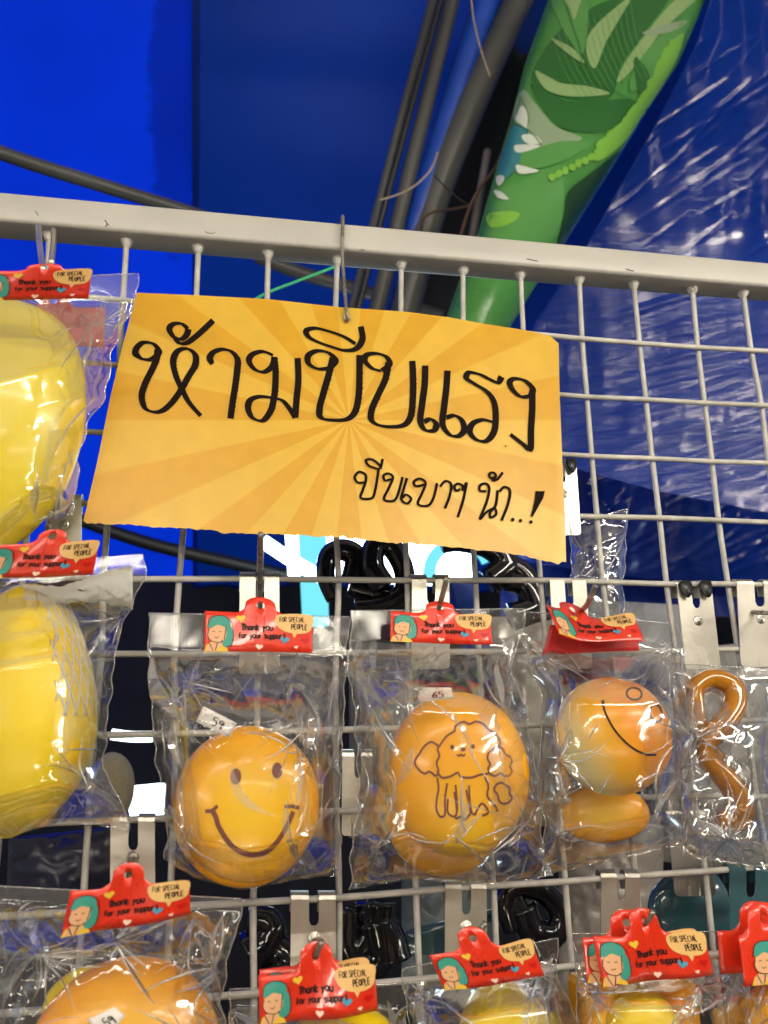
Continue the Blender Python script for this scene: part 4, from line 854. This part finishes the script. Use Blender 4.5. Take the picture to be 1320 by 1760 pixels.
# --- tilted ball
Eb = bag((862, 1048), (1160, 1072), (1180, 1450), (930, 1500), .036, left=[(862, 1048), (905, 1120), (930, 1200), (925, 1330), (935, 1420), (930, 1505)], right=[(1160, 1072), (1172, 1110), (1188, 1180), (1195, 1270), (1175, 1370), (1180, 1450)], bottom=[(930, 1505), (1050, 1480), (1180, 1450)], bulge=.05, seed=23, nf=150, pinch=[(966, 1300), (1150, 1110), (1190, 1262), (930, 1130), (960, 1440)], label='crinkled clear bag with the tilted half pale smiling toy', flat=.1, toys=[(1052, 1264, 104, 104, .046, .036), (1036, 1398, 84, 54, .008, .016)])
card(Eb, (937, 1043), (1085, 1058), (1107, 1102), (962, 1088), .066, tab=(.36, .19, .18), bend=-.004, tilt=-.02)
card(Eb, (945, 1074), (1095, 1080), (1100, 1118), (932, 1126), .044, tab=(.4, .1, .02), name='rear_card', prints=False, back=True)
bag((980, 902), (1078, 874), (1070, 1065), (984, 1055), -.012, bulge=.006, seed=61, nf=40, pinch=[(1078, 880), (1000, 950)], label='corner of an empty clear bag behind the grid under the right end of the sign', flat=.05)
bun(1052, 1264, 99, 99, .046, .78, (.0, .0, 0), bun_mat('tilted_foam', (.94, .33, .001), (.94, .46, .006), (.86, .74, .36), -.55, .30, 0, 0, dirp=(.80, .35, 0)), 'orange foam ball airbrushed pale at the left, with a tilted drawn face',
    [([(-.10, -.54), (-.07, -.36), (.03, -.12), (.18, .09), (.35, .24), (.52, .32), (.68, .33)], .034), ([(-.12, -.55), (-.07, -.56)], .05)]+[(circ(.43, -.67, .125, 12, .105)+[(.555, -.67)], .034), (circ(.75, -.34, .10, 12, .145)+[(.85, -.34)], .034)], ink='marker', hp=2.1)
bun(1036, 1398, 78, 48, .008, .4, (0, 0, 0), bun_mat('peach_foam', (.94, .40, .01), (.94, .52, .02), (.94, .7, .04), .1, .9), 'blurred small orange and yellow foam toy under the tilted ball')
# --- caramel ribbon toy at right
Fb = bag((1150, 1140), (1330, 1150), (1330, 1500), (1170, 1470), .022, bulge=.02, seed=31, nf=70, pinch=[(1200, 1262), (1250, 1440)], label='clear bag at the right with the caramel brown twisted toy', flat=.05)
rb = MB()
pth = [(1222, 1305, .026), (1205, 1262, .026), (1194, 1215, .026), (1196, 1182, .026), (1224, 1166, .026), (1258, 1180, .027), (1262, 1212, .03), (1240, 1248, .034), (1218, 1272, .036), (1216, 1305, .034), (1236, 1325, .031), (1262, 1358, .028), (1272, 1390, .026), (1258, 1412, .026), (1236, 1404, .026)]
rb.tube(smooth([P(*q) for q in pth], 7), np.interp(np.linspace(0, 1, 99), np.linspace(0, 1, 9), [.0045, .0068, .0062, .0078, .0080, .0062, .0082, .0098, .0045]), 12)
rbo = rb.make('ribbon_toy', M['brownplas']); tag(rbo, 'glossy caramel brown twisted loop toy at the right edge', 'toy')
kb = MB(); kb.tube([P(1205, 1290, .03), P(1222, 1284, .036), P(1234, 1300, .034), P(1224, 1316, .03)], [.003, .0052, .0052, .003], 10); kb.make('knot', M['brownplas'], rbo)
# --- bottom row
Gb = bag((-60, 1520), (420, 1545), (430, 1900), (-60, 1900), .050, right=[(420, 1545), (412, 1580), (388, 1650), (380, 1720), (400, 1900)], bulge=.04, seed=37, nf=170, pinch=[(95, 1525), (70, 1640), (370, 1660), (200, 1620), (340, 1730)], label='crumpled clear bag at the bottom left with orange and yellow toys', flat=.06, mt='filmh', toys=[(215, 1800, 182, 166, .05, .032)])
card(Gb, (122, 1530), (325, 1512), (328, 1572), (105, 1610), .094, tab=(.47, .165, .25), tilt=.006)
bun(215, 1822, 165, 160, .05, .4, (0, 0, 0), bun_mat('bread_foam', (.92, .34, .003), (.94, .46, .003), (.94, .64, .005), .2, 1.0), 'wide orange and yellow foam toy at the bottom left corner')
bun(150, 1730, 72, 62, .030, .5, (0, 0, 0), M['yellow'], 'small yellow foam toy partly behind the wide orange one at the bottom left')
sticker(Gb, [(150, 1752), (196, 1730), (215, 1745), (180, 1790)], .100, '59', lines=False)
Hb = bag((395, 1700), (700, 1690), (690, 2000), (400, 2000), .050, bulge=.03, seed=41, nf=60, label='clear bag at the bottom behind the second card from the left', flat=.1)
card(Hb, (446, 1666), (632, 1648), (640, 1725), (446, 1745), .072, tab=(.53, .17, .2), name='rear_card')
card(Hb, (444, 1676), (642, 1656), (650, 1738), (446, 1762), .080, tab=(.50, .17, .26), tilt=.004)
bun(590, 1850, 120, 110, .056, .5, (0, 0, 0), M['yellow'], 'yellow foam toy just showing under the second card of the bottom row')
Ib = bag((690, 1665), (962, 1612), (1000, 1950), (680, 1950), .048, left=[(690, 1665), (700, 1760), (680, 1950)], right=[(962, 1612), (952, 1660), (990, 1760), (1000, 1950)], bulge=.045, seed=43, nf=110, pinch=[(700, 1665), (945, 1670), (720, 1720)], label='clear bag at the bottom middle with a round yellow toy', flat=.1, toys=[(868, 1775, 82, 84, .048, .028)])
card(Ib, (738, 1642), (912, 1614), (936, 1677), (764, 1702), .082, tab=(.46, .17, .26), tilt=.004)
bun(868, 1775, 78, 80, .048, .75, (0, 0, 0), M['yellow'], 'round plain yellow foam toy below the third card of the bottom row')
Jb = bag((985, 1605), (1290, 1600), (1270, 1950), (1000, 1950), .048, bulge=.045, seed=47, nf=120, pinch=[(1240, 1620), (1200, 1700), (1010, 1700)], label='clear bag at the bottom right with a yellow toy on an orange block', flat=.12, toys=[(1104, 1775, 66, 80, .056, .024)])
card(Jb, (1000, 1612), (1195, 1598), (1212, 1672), (1010, 1690), .072, tab=(.40, .17, .25), name='rear_card')
card(Jb, (1020, 1610), (1206, 1602), (1226, 1674), (1034, 1694), .080, tab=(.47, .17, .27), tilt=.004)
bun(1104, 1775, 62, 76, .056, .7, (0, 0, 0), M['yellow'], 'oval yellow foam toy in front of an orange block at the bottom right')
ob = MB(); cb_ = P(1095, 1785, .038); ob.box(cb_, (.037, .012, .036)); oo = ob.make('foam_block', M['orange'], smooth=False); bv = oo.modifiers.new('bevel', 'BEVEL'); bv.width = .004; bv.segments = 3
tag(oo, 'orange foam block behind the oval yellow toy at the bottom right', 'squishy toy')
Kb = bag((1255, 1600), (1560, 1600), (1560, 1950), (1255, 1950), .048, bulge=.04, seed=53, nf=60, label='clear bag cut off by the right edge of the bottom row', flat=.1)
card(Kb, (1282, 1608), (1470, 1600), (1480, 1672), (1292, 1694), .078, tab=(.17, .17, .30))
card(Kb, (1232, 1600), (1450, 1592), (1460, 1660), (1240, 1674), .062, tab=(.30, .14, .3), name='rear_card', prints=False)
bun(1370, 1785, 100, 90, .056, .6, (0, 0, 0), M['orange'], 'orange foam toy cut off at the lower right corner')

# ------------------------------------------------------------------ brackets
bracket(412, 480, 992, 1158, label='bracket holding the smiling orange toy', rod=[(447, 1056, .006), (447, 1000, .045), (448, 950, .078), (448, 918, .10)])
bracket(708, 772, 996, 1150, label='bracket holding the dog print toy', rod=[(752, 1052, .01), (756, 1040, .055), (768, 994, .074)])
bracket(945, 1007, 1002, 1150, label='cream lit bracket holding the tilted ball toy', lean=10, rod=[(1000, 1048, .01), (1008, 1040, .06), (1024, 1006, .078)])
bracket(1163, 1222, 1006, 1150, label='empty cream bracket with two black tips and a round rivet', tips=True, lean=16)
bracket(1266, 1340, 1004, 1146, label='wide bracket at the right edge with a rod sticking out', lean=8, rod=[(1293, 1052, .006), (1320, 1054, .02), (1360, 1058, .05)])
bracket(938, 990, 796, 920, label='bracket half hidden behind the right end of the sign', lean=8, tips=True)
bracket(82, 140, 858, 962, label='bracket behind the bags at the left edge', rod=[(80, 915, .01), (84, 900, .08), (90, 880, .09)])
bracket(190, 266, 1412, 1560, label='bracket above the bottom left card', rod=[(222, 1516, .01), (222, 1510, .088), (227, 1466, .1)], slot=.34)
bracket(500, 577, 1546, 1700, label='bracket above the second card of the bottom row', rod=[(540, 1652, .01), (540, 1648, .076), (553, 1618, .09)], slot=.30)
bracket(765, 836, 1527, 1680, label='bracket above the third card of the bottom row', rod=[(822, 1610, .01), (822, 1607, .078), (834, 1586, .088)], slot=.30)
bracket(1033, 1100, 1508, 1660, label='bracket above the fourth card of the bottom row', rod=[(1106, 1600, .01), (1107, 1596, .076), (1122, 1566, .09)], slot=.26)
bracket(1254, 1324, 1497, 1650, label='bluish bracket with black folded tongues at the lower right', tips=False, slot=.3, mt='tealplas')
bracket(1145, 1214, 1400, 1540, d=-.02, label='dull grey bracket hanging askew behind the caramel toy', lean=16, rod=None)
bracket(588, 640, 1300, 1436, d=-.008, label='pale bracket end between the smiling toy and the dog toy', rivet=False)
# rods of the top-left bag, hooked over the rail
for q, lb in (([(66, 388, .03), (68, 420, .055), (74, 464, .10)], 'shiny rod nearer the left edge carrying the top left bag'), ([(92, 396, .014), (92, 420, .03), (88, 452, .09)], 'second shiny rod beside the first at the top left')):
    mb = MB(); mb.tube(smooth([P(*x) for x in q], 6), .0019, 10); tag(mb.make('hook_rod', M['steel']), lb, 'hook')

# ------------------------------------------------------------------ goods and lights behind the grid
def loop_item(name, loops, mt, label, cat='hair tie', r=.006, group=None, film_box=None):
    mb = MB()
    for l in loops:
        q = [P(*x) for x in l]; mb.tube(smooth(q, 6), r*np.linspace(.8, 1.25, (len(q)-1)*6+1), 10)
    return tag(mb.make(name, mt), label, cat, group)
G2 = 'black hair claws hanging behind the grid'
loop_item('hair_claw', [[(575, 1030, -.10), (560, 990, -.10), (565, 955, -.10), (590, 945, -.10), (612, 960, -.10), (606, 1000, -.10)], [(610, 1045, -.09), (650, 1040, -.09), (690, 1020, -.09), (694, 980, -.09), (672, 940, -.09), (645, 938, -.09), (640, 975, -.09), (660, 1010, -.09)], [(600, 1010, -.1), (640, 1020, -.1), (675, 1030, -.1)]], M['glossblk'], 'black glossy hair claw below the sign in front of the white light', 'hair claw', .0085, G2)
loop_item('hair_claw', [[(880, 1600, -.08), (868, 1550, -.08), (885, 1525, -.08), (930, 1530, -.08), (962, 1570, -.08), (950, 1605, -.08), (915, 1600, -.08), (895, 1560, -.08)], [(880, 1540, -.08), (905, 1590, -.08), (930, 1640, -.08)]], M['glossblk'], 'black glossy hair claw above the third and fourth bottom cards', 'hair claw', .009, G2)
loop_item('hair_claw', [[(600, 1560, -.08), (596, 1620, -.08), (620, 1660, -.08), (650, 1640, -.08), (640, 1580, -.08)], [(620, 1560, -.08), (660, 1600, -.08), (672, 1650, -.08)], [(610, 1640, -.08), (640, 1600, -.08), (645, 1550, -.08)]], M['glossblk'], 'black glossy hair claw right of the second bottom card', 'hair claw', .012, G2)
loop_item('hair_claw', [[(425, 1580, -.08), (462, 1588, -.08), (455, 1620, -.08), (425, 1640, -.08)], [(440, 1650, -.08), (470, 1632, -.08), (490, 1650, -.08), (480, 1680, -.08)]], M['glossblk'], 'black glossy hair claw left of the second bottom card', 'hair claw', .012, G2)
loop_item('hair_claw', [[(760, 935, -.16), (790, 930, -.16), (840, 940, -.16), (870, 970, -.16), (840, 1000, -.16)], [(850, 960, -.16), (900, 985, -.16), (920, 1040, -.16), (880, 1060, -.16)], [(870, 1000, -.16), (905, 1010, -.16), (925, 1070, -.16)]], M['glossblk'], 'dark hair claw in shade under the right part of the sign', 'hair claw', .011, G2)
loft('clip_case', [(1500, 1150, 1230), (1530, 1120, 1250), (1570, 1112, 1262), (1600, 1120, 1266), (1640, 1150, 1250)], -.05, .4, M['tealplas'], 'smoky teal plastic case behind the fourth bottom card', 'case')
loft('clip_case', [(1535, 860, 905), (1560, 850, 920), (1600, 700, 800), (1640, 690, 790)], -.12, .3, M['tealplas'], 'smoky teal plastic case behind the third bottom card', 'case')
# display boards / boxes deep in the stall, unlit
def slab(name, q, d, th, mt, label, cat):
    c = [P(*x, d) for x in q]; mb = MB(); b2 = [x+np.array([0, th, 0]) for x in c]; v = np.array(c+b2)
    mb.add(v, [(0, 3, 2, 1), (4, 5, 6, 7), (0, 1, 5, 4), (1, 2, 6, 5), (2, 3, 7, 6), (3, 0, 4, 7)]); o = mb.make(name, mt, smooth=False)
    bv = o.modifiers.new('bevel', 'BEVEL'); bv.width = .003; bv.segments = 2; return tag(o, label, cat)
slab('light_box', [(490, 850), (820, 860), (812, 1000), (500, 985)], -.85, .05, M['lampc'], 'glowing white light box seen below the sign', 'lamp')
slab('cyan_lamp', [(512, 870), (560, 870), (566, 1075), (522, 1075)], -.80, .02, M['lampb'], 'cyan lit upright beside the white light box', 'lamp')
mb = MB(); mb.tube([P(790+52*math.cos(a), 985+52*math.sin(a), -.78) for a in np.linspace(2.9, 5.9, 22)], .011, 10); tag(mb.make('cyan_lamp', M['lampb']), 'curved cyan lit tube in front of the white light box', 'lamp')
pipe('lamp_tube', [(452, 930, -.6), (500, 962, -.6), (552, 992, -.6)], .0095, M['lampc'], 'slanted lit white tube below the sign at its middle', 'lamp')
pipe('lamp_tube', [(192, 1262, -.7), (225, 1266, -.7), (262, 1266, -.7)], .007, M['lampc'], 'small lit tube between the yellow toy and the smiling toy', 'lamp')
slab('window_light', [(222, 1352), (284, 1346), (280, 1404), (222, 1412)], -.7, .02, M['lampc'], 'bright lit opening left of the smiling toy', 'lamp')
slab('blue_box', [(770, 1000), (810, 995), (850, 1120), (815, 1130)], -.22, .03, M['pipeb'], 'narrow dark blue box leaning behind the dog toy bag', 'box')
bb, _ = bun(190, 1355, 40, 60, -.5, .8, mt=M['cream'], label='out of focus cream plush behind the yellow toy', cat='plush toy')
# second row of pouches hanging behind the grid, blurred grey goods
pc = [((1010, 1030), (1180, 1040), (1175, 1240), (1020, 1240), -.30), ((600, 1100), (720, 1110), (720, 1440), (600, 1440), -.28), ((840, 1060), (960, 1060), (960, 1420), (840, 1420), -.34), ((1120, 1120), (1330, 1100), (1330, 1500), (1130, 1480), -.25),
      ((15, 1440), (205, 1420), (200, 1560), (10, 1560), -.12), ((380, 1120), (560, 1120), (560, 1300), (380, 1300), -.4), ((960, 1400), (1140, 1400), (1140, 1720), (960, 1720), -.2), ((690, 1420), (850, 1420), (850, 1700), (690, 1700), -.25)]
cols = [(.30, .31, .34), (.24, .22, .20), (.34, .31, .26), (.24, .23, .22), (.02, .02, .04), (.15, .15, .17), (.30, .26, .23), (.12, .15, .16)]
lb = ['grey pouch behind the tilted ball bag', 'dark grey pouch between the smiling toy and the dog toy', 'brown grey pouch between the dog toy and the tilted ball', 'dark pouch behind the caramel toy', 'black photo card behind the netted yellow toy, above the bottom left bag', 'charcoal pouch behind the top of the smiling toy bag', 'taupe pouch behind the fourth bottom card', 'dark pouch behind the third bottom card']
for (a, b_, c, e_, d), col, l in zip(pc, cols, lb):
    t_h = (np.array(a)+np.array(e_))/2
    mb = MB(); px, s_, t_ = coons([a, b_], [b_, c], [e_, c], [a, e_], 40, 50)
    h = .018*np.sin(s_*math.pi)**.6*np.sin(t_*math.pi)**.5+.008*np.abs(pn(px[..., 0]/40, px[..., 1]/40))*np.sin(s_*math.pi)
    mb.grid(P(px[..., 0], px[..., 1], d+h)); mb.grid(P(px[..., 0], px[..., 1], d-h)[:, ::-1])
    tag(mb.make('pouch', mat('pouch_vinyl', col, .28, noise=.6, nscale=18, bump=.8, bscale=30)), l, 'pouch')

# ------------------------------------------------------------------ tube lamps inferred from their reflections, extra ones added for bag glints
def tube_lamp(p0, p1, label, r=.012, mt='lampw'):
    p0, p1 = np.array(p0, float), np.array(p1, float); th_ = thing('tube_lamp', (p0+p1)/2, label, 'lamp', 'warm tube lamps over the aisle')
    mb = MB(); mb.tube(np.array([p0, (p0+p1)/2, p1]), r, 14); mb.make('lamp_tube', M[mt], th_)
    mb = MB(); c = (p0+p1)/2; ax = (p1-p0)/np.linalg.norm(p1-p0); rt = np.stack([ax, np.cross([0, 0, 1], ax), [0, 0, 1]], 1)
    mb.box(c+np.array([0, 0, r+.016]), (np.linalg.norm(p1-p0)/2+.02, .03, .012), rt); mb.make('housing', M['housing'], th_, smooth=False)
tube_lamp((-.85, -1.05, 2.30), (.15, -1.15, 2.30), 'lit warm tube lamp over the aisle, left of the camera')
tube_lamp((.45, -1.15, 2.22), (1.5, -.95, 2.22), 'thick lit warm tube lamp over the aisle, right of the camera', r=.026)
tube_lamp((-.75, -1.5, 1.72), (-.75, -.70, 1.76), 'added warm tube lamp at head height on the left, for bag glints')
tube_lamp((1.75, -1.3, 1.62), (1.75, -.30, 1.70), 'added warm tube lamp at head height on the right, for bag glints')
tube_lamp((-.3, -2.2, 2.05), (.9, -2.2, 2.05), 'added warm tube lamp over the opposite side of the aisle, for bag glints')
tube_lamp((-.7, -1.0, 1.05), (.3, -1.2, 1.02), 'added warm tube lamp low behind the camera, for bag glints')

for o in list(bpy.data.objects):
    if '_o' in o: del o['_o']
